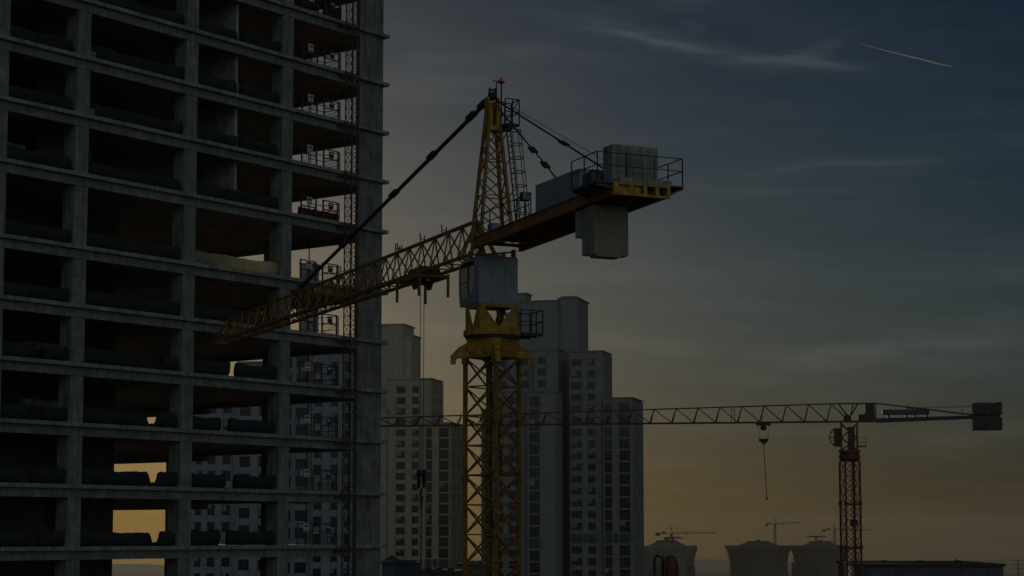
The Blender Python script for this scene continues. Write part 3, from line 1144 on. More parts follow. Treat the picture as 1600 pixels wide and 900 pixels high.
for du in (-0.22, 0.22):
    mb.bar(lad(0, du, 0), lad(1, du, 0), 0.05)
for q in range(1, 20):
    mb.bar(lad(q / 20, -0.22, 0), lad(q / 20, 0.22, 0), 0.032)
for q in range(7):
    t = 0.18 + q * 0.13
    pts = [lad(t, -0.22, 0), lad(t, -0.36, 0.25), lad(t, -0.25, 0.55), lad(t, 0, 0.66), lad(t, 0.25, 0.55), lad(t, 0.36, 0.25), lad(t, 0.22, 0)]
    mb.tube(pts, 0.02, 4)
for du, dv in ((-0.33, 0.35), (0, 0.66), (0.33, 0.35)):
    mb.bar(lad(0.18, du, dv), lad(0.96, du, dv), 0.03)
for t in (0.1, 0.4, 0.7, 0.95):
    mb.bar(lad(t, 0, -0.02), pkp(3, t * 0.8) * 0.5 + pkp(2, t * 0.8) * 0.5, 0.04)
mb.build('caged_ladder', M['dark'], peak)
mb = MB()                                     # warning lamp pole, wind gauge
mb.bar((-0.12, 0.42, zz(19.9)), (-0.12, 0.42, zz(21.98)), 0.055)
mb.lathe([(0.18, zz(21.98)), (0.18, zz(22.03)), (0.06, zz(22.05))], (-0.12, 0.42, 0), 12)
lp = mb.build('lamp_pole', M['dark'], peak)
mb = MB()
mb.lathe([(0.085, zz(22.05)), (0.10, zz(22.08)), (0.10, zz(22.18)), (0.06, zz(22.24))], (-0.12, 0.42, 0), 12)
mb.build('warning_lamp', M['warn'], lp)
mb = MB()
mb.bar((-0.1, 0.17, zz(21.2)), (-0.1, 0.17, zz(22.06)), 0.045)
mb.bar((-0.1, 0.02, zz(22.02)), (-0.1, 0.30, zz(22.02)), 0.03)
for v in (0.02, 0.30):
    mb.box((-0.13, v - 0.04, zz(22.02)), (-0.07, v + 0.04, zz(22.1)))
mb.build('wind_gauge', M['dark'], peak)

# ---- jib
JB, JW = 13.6, 0.66


def jt(u):                                    # height of the top chord
    return 15.42 - (u - 2.0) * 0.009


jib = MB()
UE = 46.2
nb = 24
du = (UE - 1.9) / nb
jib.bar((1.9, 0, zz(jt(1.9))), (UE, 0, zz(jt(UE))), 0.15)
for v in (-JW, JW):
    jib.bar((0.9, v, zz(JB)), (48.7, v * (0.55 if False else 1), zz(JB)), 0.13, 0.16)
for q in range(nb + 1):
    u = 1.9 + q * du
    ub = u - du / 2
    ub2 = u + du / 2
    for v in (-JW, JW):
        if q > 0:
            jib.bar((ub, v, zz(JB)), (u, 0, zz(jt(u))), 0.065)
        jib.bar((u, 0, zz(jt(u))), (min(ub2, 48.6), v, zz(JB)), 0.065)
    if q > 0:
        jib.bar((ub, -JW, zz(JB)), (ub, JW, zz(JB)), 0.065)
        jib.bar((ub, -JW, zz(JB) - 0.01), (ub2, JW, zz(JB) - 0.01), 0.055)
for v in (-JW, JW):
    jib.bar((UE, 0, zz(jt(UE))), (48.4, v, zz(JB)), 0.09)
    jib.bar((1.9, 0, zz(jt(1.9))), (1.05, v, zz(JB)), 0.16)
    jib.bar((1.9, 0, zz(jt(1.9))), (2.3, v, zz(JB)), 0.11)
for u in (1.0, 47.3, 48.6):
    jib.bar((u, -JW, zz(JB)), (u, JW, zz(JB)), 0.12)
jo = jib.build('jib', M['yellow_dark'], yc)
mb = MB()                                     # walkway mesh, small hooks and cable rollers along the top chord
mb.box((12.0, -0.28, zz(JB) + 0.09), (44.0, 0.1, zz(JB) + 0.115))
mb.build('jib_walkway', M['dark'], jo)
for u in (9.2, 12.6, 12.9, 22, 30.2, 6.2):
    mb = MB()
    mb.bar((u, -0.12, zz(jt(u)) + 0.07), (u, -0.12, zz(jt(u)) + 0.45), 0.05)
    mb.bar((u, 0.12, zz(jt(u)) + 0.07), (u, 0.12, zz(jt(u)) + 0.38), 0.05)
    mb.bar((u, -0.12, zz(jt(u)) + 0.42), (u + 0.12, -0.12, zz(jt(u)) + 0.5), 0.04)
    mb.bar((u, -0.12, zz(jt(u)) + 0.2), (u, 0.12, zz(jt(u)) + 0.2), 0.04)
    mb.build('rope_guide', M['dark'], jo)
# pendant of paired bars with link joints
apx = V((0.12, 0, zz(21.35)))
pe = V((29.9, 0, zz(jt(29.9)) + 0.25))
mb = MB()
for v in (-0.07, 0.07):
    mb.bar(apx + V((0.25, v, -0.12)), pe + V((0, v, 0)), 0.06, 0.10)
pd = mb.build('jib_pendant', M['dark'], yc)
dv = (pe - apx).normalized()
for t in (0.035, 0.085, 0.262, 0.45, 0.73, 0.985):
    mb = MB()
    p = apx.lerp(pe, t)
    mb.bar(p - dv * 0.42, p + dv * 0.42, 0.26, 0.24)
    mb.bar(p - dv * 0.3 + V((0, -0.2, 0)), p - dv * 0.3 + V((0, 0.2, 0)), 0.12)
    mb.bar(p + dv * 0.3 + V((0, -0.2, 0)), p + dv * 0.3 + V((0, 0.2, 0)), 0.12)
    mb.build('pendant_joint', M['dark'], pd)
# trolley
tr = MB()
TU = 9.2
tr.box((TU - 1.7, -0.86, zz(13.30)), (TU + 1.7, -0.76, zz(13.50)))
tr.box((TU - 1.7, 0.76, zz(13.30)), (TU + 1.7, 0.86, zz(13.50)))
for u in (-1.65, -0.6, 0.6, 1.65):
    tr.box((TU + u - 0.07, -0.757, zz(13.31)), (TU + u + 0.07, 0.757, zz(13.44)))
tr.bar((TU - 1.6, -0.7, zz(13.28)), (TU - 0.5, 0.7, zz(13.28)), 0.08)
for v in (-0.4, 0.4):
    tr.prism([(TU - 0.55, v - 0.05, zz(13.3)), (TU + 0.55, v - 0.05, zz(13.3)), (TU + 0.2, v - 0.05, zz(12.85)), (TU - 0.2, v - 0.05, zz(12.85))], (0, 0.1, 0))
tro = tr.build('trolley', M['yellow_dark'], yc)
for u, v in ((-1.6, -0.81), (-1.6, 0.81), (1.6, -0.81), (1.6, 0.81)):
    mb = MB()
    mb.box((TU + u - 0.06, v - 0.06, zz(12.30)), (TU + u + 0.06, v + 0.06, zz(13.296)))
    mb.build('trolley_post', M['yellow_dark'], tro)
mb = MB()
for u in (-0.9, -0.3, 0.5):
    mb.bar((TU + u, -0.5, zz(13.78)), (TU + u, 0.5, zz(13.78)), 0.42, None, 0, 12)
mb.box((TU - 1.3, -0.45, zz(13.46)), (TU + 1.1, 0.45, zz(13.62)))
mb.build('rope_drum', M['dark'], tro)
mb = MB()
for u in (-0.33, 0.33):
    mb.bar((TU + u * 0.8, -0.0, zz(13.0)), (TU + u * 0.62, 0, zz(3.35)), 0.035, None, 0, 5)
mb.build('hoist_rope', M['rope'], yc)
mb = MB()                                     # hook block
z = zz(2.2)
for v in (-0.16, 0.12):
    mb.prism([(TU - 0.24, v, z + 1.15), (TU + 0.24, v, z + 1.15), (TU + 0.22, v, z + 0.5), (TU + 0.09, v, z + 0.2), (TU - 0.09, v, z + 0.2), (TU - 0.22, v, z + 0.5)], (0, 0.04, 0))
for u in (-0.12, 0.12):
    mb.bar((TU + u, -0.1, z + 0.95), (TU + u, 0.1, z + 0.95), 0.22, None, 0, 12)
hk = mb.build('hook_block', M['dark'], yc)
mb = MB()
mb.bar((TU, 0, z + 0.2), (TU, 0, z - 0.05), 0.11, None, 0, 8)
arc = [(TU + 0.17 * math.sin(a), 0, z - 0.22 + 0.17 * math.cos(a)) for a in [R(x) for x in range(0, 271, 30)]]
mb.tube(arc, 0.05, 6)
mb.build('hook', M['dark'], hk)
mb = MB()
mb.bar((TU, 0, z - 0.36), (TU, 0, zz(-6.0)), 0.07, None, 0, 6)
mb.bar((TU, 0, z - 0.36), (TU, 0, z - 0.9), 0.14, None, 0, 6)
mb.build('sling', M['rope'], hk)

# ---- counter-jib
cj = MB()


def zc(u):                                    # underside of the beams, rising slightly to the rear
    return zz(13.66 + max(0, -u - 0.5) * 0.018)


for v in (-1.22, 1.12):
    for a, b in ((-0.62, -7.9), (-7.9, -15.2)):
        cj.hexa([(b, v, zc(b)), (a, v, zc(a)), (a, v + 0.12, zc(a)), (b, v + 0.12, zc(b)),
                 (b, v, zc(b) + 0.46), (a, v, zc(a) + 0.46), (a, v + 0.12, zc(a) + 0.46), (b, v + 0.12, zc(b) + 0.46)])
        cj.hexa([(b, v - 0.06, zc(b) + 0.462), (a, v - 0.06, zc(a) + 0.462), (a, v + 0.18, zc(a) + 0.462), (b, v + 0.18, zc(b) + 0.462),
                 (b, v - 0.06, zc(b) + 0.50), (a, v - 0.06, zc(a) + 0.50), (a, v + 0.18, zc(a) + 0.50), (b, v + 0.18, zc(b) + 0.50)])
        cj.hexa([(b, v - 0.06, zc(b) - 0.04), (a, v - 0.06, zc(a) - 0.04), (a, v + 0.18, zc(a) - 0.04), (b, v + 0.18, zc(b) - 0.04),
                 (b, v - 0.06, zc(b) - 0.002), (a, v - 0.06, zc(a) - 0.002), (a, v + 0.18, zc(a) - 0.002), (b, v + 0.18, zc(b) - 0.002)])
u = -0.9
k = 0
while u > -15.1:
    cj.bar((u, -1.08, zc(u) + 0.2), (u, 1.10, zc(u) + 0.2), 0.10, 0.16)
    if u > -14:
        a, b = (-1.06, 1.08) if k % 2 else (1.08, -1.06)
        cj.bar((u, a, zc(u) + 0.12), (u - 1.4, b, zc(u) + 0.12), 0.08)
    u -= 1.4
    k += 1
for u in (-2.5, -5.5, -8.8, -11.8):
    cj.box((u - 0.05, -1.27, zc(u)), (u + 0.05, -1.223, zc(u) + 0.455))
cjo = cj.build('counter_jib', M['orange_steel'], yc)
mb = MB()
for a, b in ((-0.9, -7.0), (-7.0, -15.0)):
    mb.hexa([(b, -1.0, zc(b) + 0.34), (a, -1.0, zc(a) + 0.34), (a, 1.0, zc(a) + 0.34), (b, 1.0, zc(b) + 0.34),
             (b, -1.0, zc(b) + 0.38), (a, -1.0, zc(a) + 0.38), (a, 1.0, zc(a) + 0.38), (b, 1.0, zc(b) + 0.38)])
mb.build('deck', M['yellow_dark'], cjo)
# yellow end frame with slots
mb = MB()
ze = zc(-15.2)
ye = (-1.32, 1.30)
mb.box((-15.42, ye[0], ze + 0.36), (-15.25, ye[1], ze + 0.46))
mb.box((-15.42, ye[0], ze - 0.08), (-15.25, ye[1], ze + 0.02))
for a, b in ((-1.32, -1.12), (-0.62, -0.45), (0.05, 0.22), (0.62, 0.78), (1.18, 1.30)):
    mb.box((-15.418, a, ze + 0.022), (-15.252, b, ze + 0.358))
mb.box((-15.33, -1.11, ze + 0.03), (-15.28, -0.03, ze + 0.35))
mb.build('end_frame', M['yellow'], cjo)
mb = MB()
mb.box((-15.40, -1.05, ze + 0.47), (-12.6, 1.40, ze + 0.66))
mb.build('ballast_base', M['cwt'], cjo)
# ballast: upper blocks and hanging slabs
for k, (a, b) in enumerate(((-1.02, -0.345), (-0.31, 0.345), (0.38, 1.10))):
    mb = MB()
    mb.box((-14.72, a, ze + 0.665), (-13.85, b, ze + 2.16))
    mb.box((-14.735, a + 0.32, ze + 1.9), (-14.722, a + 0.40, ze + 1.98))
    for z in (1.02, 1.40, 1.78):
        mb.box((-14.730, a + 0.006, ze + z), (-14.722, b - 0.006, ze + z + 0.016))
    mb.build('ballast_block', M['cwt'], cjo)
for k, (a, b, z0, z1, v0, v1) in enumerate(((-13.25, -12.60, 11.68, 13.78, -1.12, 0.46), (-12.57, -11.98, 11.76, 13.76, -1.09, 0.44), (-11.94, -11.4, 12.60, 13.74, -1.12, 0.35))):
    mb = MB()
    mb.box((a, v0, zz(z0)), (b, v1, zz(z1)))
    if k == 0:
        mb.box((a - 0.02, v0 + 0.1, zz(z0) - 0.09), (b, v1 - 0.35, zz(z0) - 0.003))
    mb.build('hanging_ballast', M['cwt_glow_beige'] if k == 0 else M['cwt'], cjo)
# machinery housing
mb = MB()
mb.box((-11.55, -1.0, zz(14.28)), (-7.12, 0.75, zz(15.62)))
for u in (-10.4, -9.3, -8.2):
    mb.box((u - 0.012, -1.008, zz(14.3)), (u + 0.012, -1.002, zz(15.6)))
mb.build('machinery_housing', M['house'], cjo)
# winch and its side platform
mb = MB()
mb.box((-15.3, -2.05, zz(14.32)), (-12.9, -1.32, zz(14.40)))
for u in (-15.2, -14.1, -13.0):
    mb.bar((u, -2.0, zz(14.27)), (u, -1.2, zz(14.15)), 0.09)
mb.build('winch_platform', M['blue_dark'], cjo)
mb = MB()
mb.box((-13.6, -1.1, zz(14.45)), (-11.9, 0.3, zz(14.75)))
mb.bar((-13.1, -1.2, zz(14.98)), (-13.1, 0.2, zz(14.98)), 0.62, None, 0, 14)
mb.bar((-12.3, -1.0, zz(14.85)), (-12.3, -0.1, zz(14.85)), 0.5, None, 0, 12)
mb.box((-14.2, -1.75, zz(14.42)), (-13.4, -1.30, zz(14.95)))
mb.build('winch', M['blue_dark'], cjo)


def rails(name, pts, z0, h=1.15, step=1.0, mids=(0.55,), par=None):
    mb = MB()
    for p, q in zip(pts, pts[1:]):
        p, q = V((*p, 0)), V((*q, 0))
        n = max(1, round((q - p).length / step))
        for k in range(n + 1):
            r_ = p.lerp(q, k / n)
            zb = z0(r_.x) if callable(z0) else z0
            mb.bar((r_.x, r_.y, zb), (r_.x, r_.y, zb + h), 0.042)
        for m_ in list(mids) + [1.0]:
            za, zb = (z0(p.x), z0(q.x)) if callable(z0) else (z0, z0)
            mb.bar((p.x, p.y, za + h * m_), (q.x, q.y, zb + h * m_), 0.036)
    return mb.build(name, M['dark'], par)


rails('rear_railing', [(-12.9, -2.02), (-15.35, -2.05), (-15.35, 1.92), (-12.9, 1.92)], zz(14.40), 1.18, 1.3, (0.55,), cjo)
rails('walkway_railing', [(-0.9, -1.2), (-7.05, -1.2)], lambda u: zc(u) + 0.5, 1.0, 1.5, (0.5,), cjo)
rails('walkway_railing', [(-0.9, 1.15), (-6.9, 1.15)], lambda u: zc(u) + 0.5, 1.0, 1.5, (0.5,), cjo)
mb = MB()                                     # right hand side walkway at the end
mb.box((-15.4, 1.32, zz(14.36)), (-12.8, 1.95, zz(14.42)))
for u in (-15.3, -14.1, -12.9):
    mb.bar((u, 1.95, zz(14.33)), (u, 1.2, zz(13.95)), 0.08)
mb.bar((-15.3, 1.9, zz(14.3)), (-12.9, 1.9, zz(14.3)), 0.09)
mb.build('end_walkway', M['yellow_dark'], cjo)
mb = MB()
mb.bar((-6.5, -1.24, zz(14.25)), (-6.5, -1.24, zz(15.0)), 0.06)
fl = mb.build('floodlight', M['dark'], cjo)
mb = MB()
mb.box((-6.62, -1.44, zz(15.0)), (-6.38, -1.04, zz(15.38)))
mb.build('lamp_housing', M['dark'], fl)
mb = MB()
mb.box((-6.64, -1.40, zz(15.04)), (-6.622, -1.08, zz(15.34)))
mb.build('lamp_glass', M['lamp_glass'], fl)
# tie rods to the rear
mb = MB()
ends = [(-9.0, -0.85, 15.62), (-11.0, 0.80, 15.66)]
ap = V((-0.12, 0, zz(21.1)))
for (u, v, z) in ends:
    q = V((u, v, zz(z)))
    p = ap + V((0, -0.12 if v < 0 else 0.12, 0))
    mb.bar(p, q, 0.085, None, 0, 6)
td = mb.build('rear_tie_rod', M['dark'], yc)
mb = MB()
for (u, v, z), tt in zip(ends, ((0.66, 0.84), (0.62,))):
    q = V((u, v, zz(z)))
    p = ap + V((0, -0.12 if v < 0 else 0.12, 0))
    d = (q - p).normalized()
    for t in tt:
        c0 = p.lerp(q, t)
        mb = MB()
        mb.bar(c0 - d * 0.32, c0 + d * 0.32, 0.30, 0.10)
        mb.build('tie_rod_link', M['dark'], td)
mb = MB()
mb.bar(ap + V((0, 0.15, 0.1)), (-13.2, 0.5, zz(15.2)), 0.03, None, 0, 5)
mb.build('winch_rope', M['rope'], yc)
# small box on the slewing deck
mb = MB()
mb.box((-1.7, -0.75, zz(14.18)), (-1.15, -0.3, zz(14.75)))
mb.build('switch_box', M['house'], cjo)

MB.flip = False
# ------------------------------------------------------------------ the red flat-top crane
D2 = 246.0
p0 = at(1326.5, 660, D2)
K = D2 / FPX                                   # metres per photograph pixel here
jd = V((-0.9865, 0.164, 0))
JA2 = math.atan2(jd.y, jd.x)
rc = empty('flat_top_crane', (p0.x, p0.y, 0), JA2, 'dark red flat-top tower crane with long lattice jib, right of the white towers', 'crane')
B0 = p0.z                                      # underside of the jib
MR2 = R(12) - JA2
mb_c = [(math.cos(MR2) * x - math.sin(MR2) * y, math.sin(MR2) * x + math.cos(MR2) * y) for x, y in ((-0.98, -0.98), (0.98, -0.98), (0.98, 0.98), (-0.98, 0.98))]
m2 = empty('mast', (0, 0, 0), MR2, None, None)
m2.parent = rc
z1 = B0 - 5.0
k = 0
while z1 > 1:
    z0 = max(0, z1 - 5.6)
    mb = MB()
    lattice_mast(mb, [(-0.98, -0.98), (0.98, -0.98), (0.98, 0.98), (-0.98, 0.98)], z0 + 0.004, z1 - 0.004, 1.87, 0.20, 0.075, 0.085)
    for x in (-0.98, 0.98):
        for y in (-0.98, 0.98):
            mb.box((x - 0.2, y - 0.2, z0 + 0.02), (x + 0.2, y + 0.2, z0 + 0.45))
    mb.box((-0.98, -1.06, z0 + 0.05), (0.98, -0.88, z0 + 0.26))
    mb.build('mast_section', M['red'], m2)
    z1 -= 5.6
    k += 1
mb = MB()
mb.tube([(0.25, -0.3, B0 - 5), (0.3, -0.3, B0 - 15), (0.2, -0.3, 0)], 0.07, 5)
for x in (0.25, 0.65):
    mb.bar((x, 0.2, B0 - 30), (x, 0.2, B0 - 5), 0.06)
mb.build('ladder', M['red'], m2)
mb = MB()
mb.box((0.0, -0.55, B0 - 13.3), (0.75, 0.15, B0 - 12.5))
mb.build('cable_reel', M['dark'], m2)
mb = MB()                                     # climbing collar and slewing part
mb.lathe([(1.1, B0 - 5.0), (1.36, B0 - 4.7), (1.36, B0 - 4.2), (1.22, B0 - 4.15), (1.22, B0 - 3.9)], n=20)
mb.box((-1.35, -1.35, B0 - 3.88), (1.35, 1.35, B0 - 3.6))
for x in (-1.0, 1.0):
    for y in (-1.0, 1.0):
        mb.bar((x, y, B0 - 3.6), (x, y, B0 + 0.1), 0.24)
for z0, z1 in ((-3.6, -2.0), (-2.0, -0.2)):
    for y in (-1.0, 1.0):
        mb.bar((-1, y, B0 + z0), (1, y, B0 + z1), 0.12)
        mb.bar((1, y, B0 + z0), (-1, y, B0 + z1), 0.12)
mb.box((-0.7, -0.9, B0 - 3.5), (0.2, 0.9, B0 - 0.6))
mb.build('slewing_part', M['red'], rc)
mb = MB()                                     # cab: a barrel of glass in a frame
cc = V((2.0, -0.4, B0 - 1.9))
ringp = []
for k in range(14):
    a = R(-115) + R(230) * k / 13
    ringp.append((1.05 * math.cos(a), 1.12 * math.sin(a)))
for y in (-0.75, 0.75):
    mb.tube([cc + V((x - 0.55, y, z)) for x, z in ringp], 0.06, 5)
    mb.bar(cc + V((-1.0, y, 0)), cc + V((0.5, y, 0)), 0.07)
    mb.bar(cc + V((-0.3, y, -1.05)), cc + V((-0.3, y, 1.05)), 0.07)
for k in (0, 3, 6, 7, 10, 13):
    x, z = ringp[k]
    mb.bar(cc + V((x - 0.55, -0.75, z)), cc + V((x - 0.55, 0.75, z)), 0.07)
mb.box((0.95, -1.1, B0 - 3.05), (1.95, 0.35, B0 - 0.75))
cbo = mb.build('cab', M['red'], rc)
mb = MB()
mb.poly([cc + V((x - 0.55, y, z)) for y in (-0.74, 0.74) for x, z in ringp], [(k, k + 1, 14 + k + 1, 14 + k) for k in range(13)])
mb.build('cab_window', M['cab_glass'], cbo)
mb = MB()
for y in (-1.0, 1.0):
    mb.bar((-1.1, y, B0 - 3.1), (-2.1, y, B0 - 3.1), 0.09)
    mb.bar((-2.1, y, B0 - 3.1), (-2.1, y, B0 - 1.9), 0.07)
for z in (-2.5, -1.9):
    mb.bar((-1.1, -1.0, B0 + z), (-2.1, -1.0, B0 + z), 0.06)
    mb.bar((-2.1, -1.0, B0 + z), (-2.1, 1.0, B0 + z), 0.06)
mb.box((-2.1, -1.0, B0 - 3.15), (-1.05, 1.0, B0 - 3.09))
mb.build('access_platform', M['red'], rc)
# jib
L2, H0, H1 = 63.0, 2.42, 1.15


def ht(u):
    return B0 + (H0 - (H0 - H1) * max(0, u - 2) / (L2 - 2) if u > 2 else H0) - 0.0


mb = MB()
W2 = 0.7
mb.bar((-3.4, 0, B0 + H0), (2.0, 0, B0 + H0), 0.17)
mb.bar((2.0, 0, B0 + H0), (L2 - 1, 0, ht(L2 - 1)), 0.16)
for v in (-W2, W2):
    mb.bar((-3.4, v, B0 + 0.1), (L2, v, B0 + 0.1), 0.16)
p_ = 2.85
u = -0.6
k = 0
while u < L2 - 3:
    un = u + p_
    for v in (-W2, W2):
        mb.bar((u, 0, ht(u)), (u + 0.55, v, B0 + 0.15), 0.10)
        mb.bar((u + 0.55, v, B0 + 0.15), (un, 0, ht(un)), 0.10)
    mb.bar((u + 0.55, -W2, B0 + 0.1), (u + 0.55, W2, B0 + 0.1), 0.08)
    mb.bar((u + 0.55, -W2, B0 + 0.1), (un + 0.55, W2, B0 + 0.1), 0.06)
    u = un
    k += 1
for v in (-W2, W2):
    for a, b in ((-3.4, -3.4), (-3.3, -1.2), (-1.2, 0.2), (1.3, -0.3)):
        mb.bar((a, 0, B0 + H0), (b, v, B0 + 0.15), 0.14)
mb.box((-3.3, -0.5, B0 + 0.2), (-1.2, 0.5, B0 + 1.0))
mb.lathe([(0.3, 0.2), (0.55, 0.3), (0.45, 0.8), (0.15, 1.0)], (0.2, 0, B0), 10)
jo2 = mb.build('jib', M['red_far'], rc)
mb = MB()
mb.box((-3.25, -0.62, B0 + 1.05), (-2.05, 0.3, B0 + 2.35))
mb.build('switch_cabinet', M['dark'], rc)
for u in (14.6, 29.3, 36.5):                  # ladders up to the top chord
    mb = MB()
    for dx in (0, 0.45):
        mb.bar((u + dx, -0.4, B0 + 0.2), (u + dx, -0.1, ht(u)), 0.06)
    for q in range(1, 7):
        z = B0 + 0.2 + (ht(u) - B0 - 0.2) * q / 7
        mb.bar((u, -0.25, z), (u + 0.45, -0.25, z), 0.05)
    mb.build('jib_ladder', M['red_far'], jo2)
# counter-jib
mb = MB()
CL = 18.6
for v in (-0.75, 0.75):
    mb.hexa([(-CL, v - 0.1, B0 + 0.45), (-3.42, v - 0.1, B0 - 0.05), (-3.42, v + 0.1, B0 - 0.05), (-CL, v + 0.1, B0 + 0.45),
             (-CL, v - 0.1, B0 + 0.75), (-3.42, v - 0.1, B0 + 0.45), (-3.42, v + 0.1, B0 + 0.45), (-CL, v + 0.1, B0 + 0.75)])
k = 0
u = -4.2
while u > -CL:
    mb.bar((u, -0.7, B0 + 0.3 + (-u - 3.4) * 0.02), (u, 0.7, B0 + 0.3 + (-u - 3.4) * 0.02), 0.12)
    u -= 1.5
cj2 = mb.build('counter_jib', M['dark'], rc)
mb = MB()
for v in (-0.9, 0.9):
    n = 12
    for k in range(n + 1):
        u = -4 - (CL - 5) * k / n
        if k in (4, 5, 9, 11, 12):
            mb.bar((u, v, B0 + 0.5), (u, v, B0 + 1.7 + k * 0.02), 0.05)
    mb.bar((-8.0, v, B0 + 1.75), (-CL + 1, v, B0 + 1.95), 0.045)
mb.build('railing', M['dark'], cj2)
mb = MB()
mb.box((-10.1, -0.85, B0 + 0.95), (-4.2, 0.85, B0 + 1.55))
for u in (-9.8, -8.2, -7.2, -5.0):
    mb.box((u - 0.12, -0.6, B0 + 0.4), (u + 0.12, 0.6, B0 + 0.947))
mb.build('machinery_box', M['blue_dark'], cj2)
mb = MB()
for v in (-0.6, 0.6):
    mb.bar((-3.4, v * 0.2, B0 + H0), (-CL + 2.6, v, B0 + 0.75), 0.13)
    mb.bar((-7.2, v * 0.5, B0 + H0 - 0.55), (-8.2, v * 0.55, B0 + H0 - 0.68), 0.22)
mb.build('tie_rod', M['dark'], rc)
for k in range(5):
    mb = MB()
    u = -15.4 - k * 0.74
    mb.box((u - 0.72, -1.1, B0 - 1.15 + 0.02 * (k % 2)), (u, 1.1, B0 + 0.42))
    mb.box((u - 0.72, -1.15, B0 + 0.80), (u, 1.15, B0 + 2.25 + 0.04 * ((k * 2) % 3)))
    for e_ in (0.08, 0.42):
        mb.box((u - e_ - 0.16, 1.103, B0 - 1.1), (u - e_, 1.17, B0 + 0.36))
        mb.box((u - e_ - 0.16, 1.153, B0 + 0.86), (u - e_, 1.22, B0 + 2.2))
    for q in (-0.5, 0.5):
        mb.box((u - 0.5, q - 0.1, B0 + 0.42), (u - 0.2, q + 0.1, B0 + 0.80))
    mb.build('ballast_block', M['cwt_dark'], cj2)
# trolley and hook
T2 = 10.9
mb = MB()
mb.box((T2 - 0.95, -0.85, B0 - 0.25), (T2 + 0.95, -0.72, B0 - 0.05))
mb.box((T2 - 0.95, 0.72, B0 - 0.25), (T2 + 0.95, 0.85, B0 - 0.05))
for q in (-0.8, -0.1, 0.6):
    mb.box((T2 + q, -0.72, B0 - 0.3), (T2 + q + 0.2, 0.72, B0 - 0.1))
mb.lathe([(0.2, -0.95), (0.42, -0.75), (0.42, -0.45), (0.3, -0.3)], (T2, 0, B0), 10)
mb.bar((T2 + 0.1, -0.6, B0 - 0.1), (T2 + 0.1, -0.6, B0 + 0.9), 0.07)
t2 = mb.build('trolley', M['dark'], rc)
mb = MB()
for q in (-0.62, 0.62):
    mb.bar((T2 + q, 0, B0 - 0.3), (T2 + q * 0.9, 0, B0 - 2.05), 0.035)
mb.build('hoist_rope', M['rope'], t2)
mb = MB()
mb.box((T2 - 0.62, -0.2, B0 - 2.35), (T2 + 0.62, 0.2, B0 - 2.0))
mb.prism([(T2 - 0.5, -0.18, B0 - 2.35), (T2 + 0.5, -0.18, B0 - 2.35), (T2 + 0.1, -0.18, B0 - 2.75), (T2 - 0.1, -0.18, B0 - 2.75)], (0, 0.36, 0))
mb.build('hook_block', M['dark'], t2)
mb = MB()
mb.bar((T2, 0, B0 - 2.7), (T2 - 0.3, 0, B0 - 9.6), 0.10)
mb.box((T2 - 0.42, -0.12, B0 - 9.9), (T2 - 0.18, 0.12, B0 - 9.55))
mb.build('sling', M['rope'], t2)


# ------------------------------------------------------------------ the finished towers behind


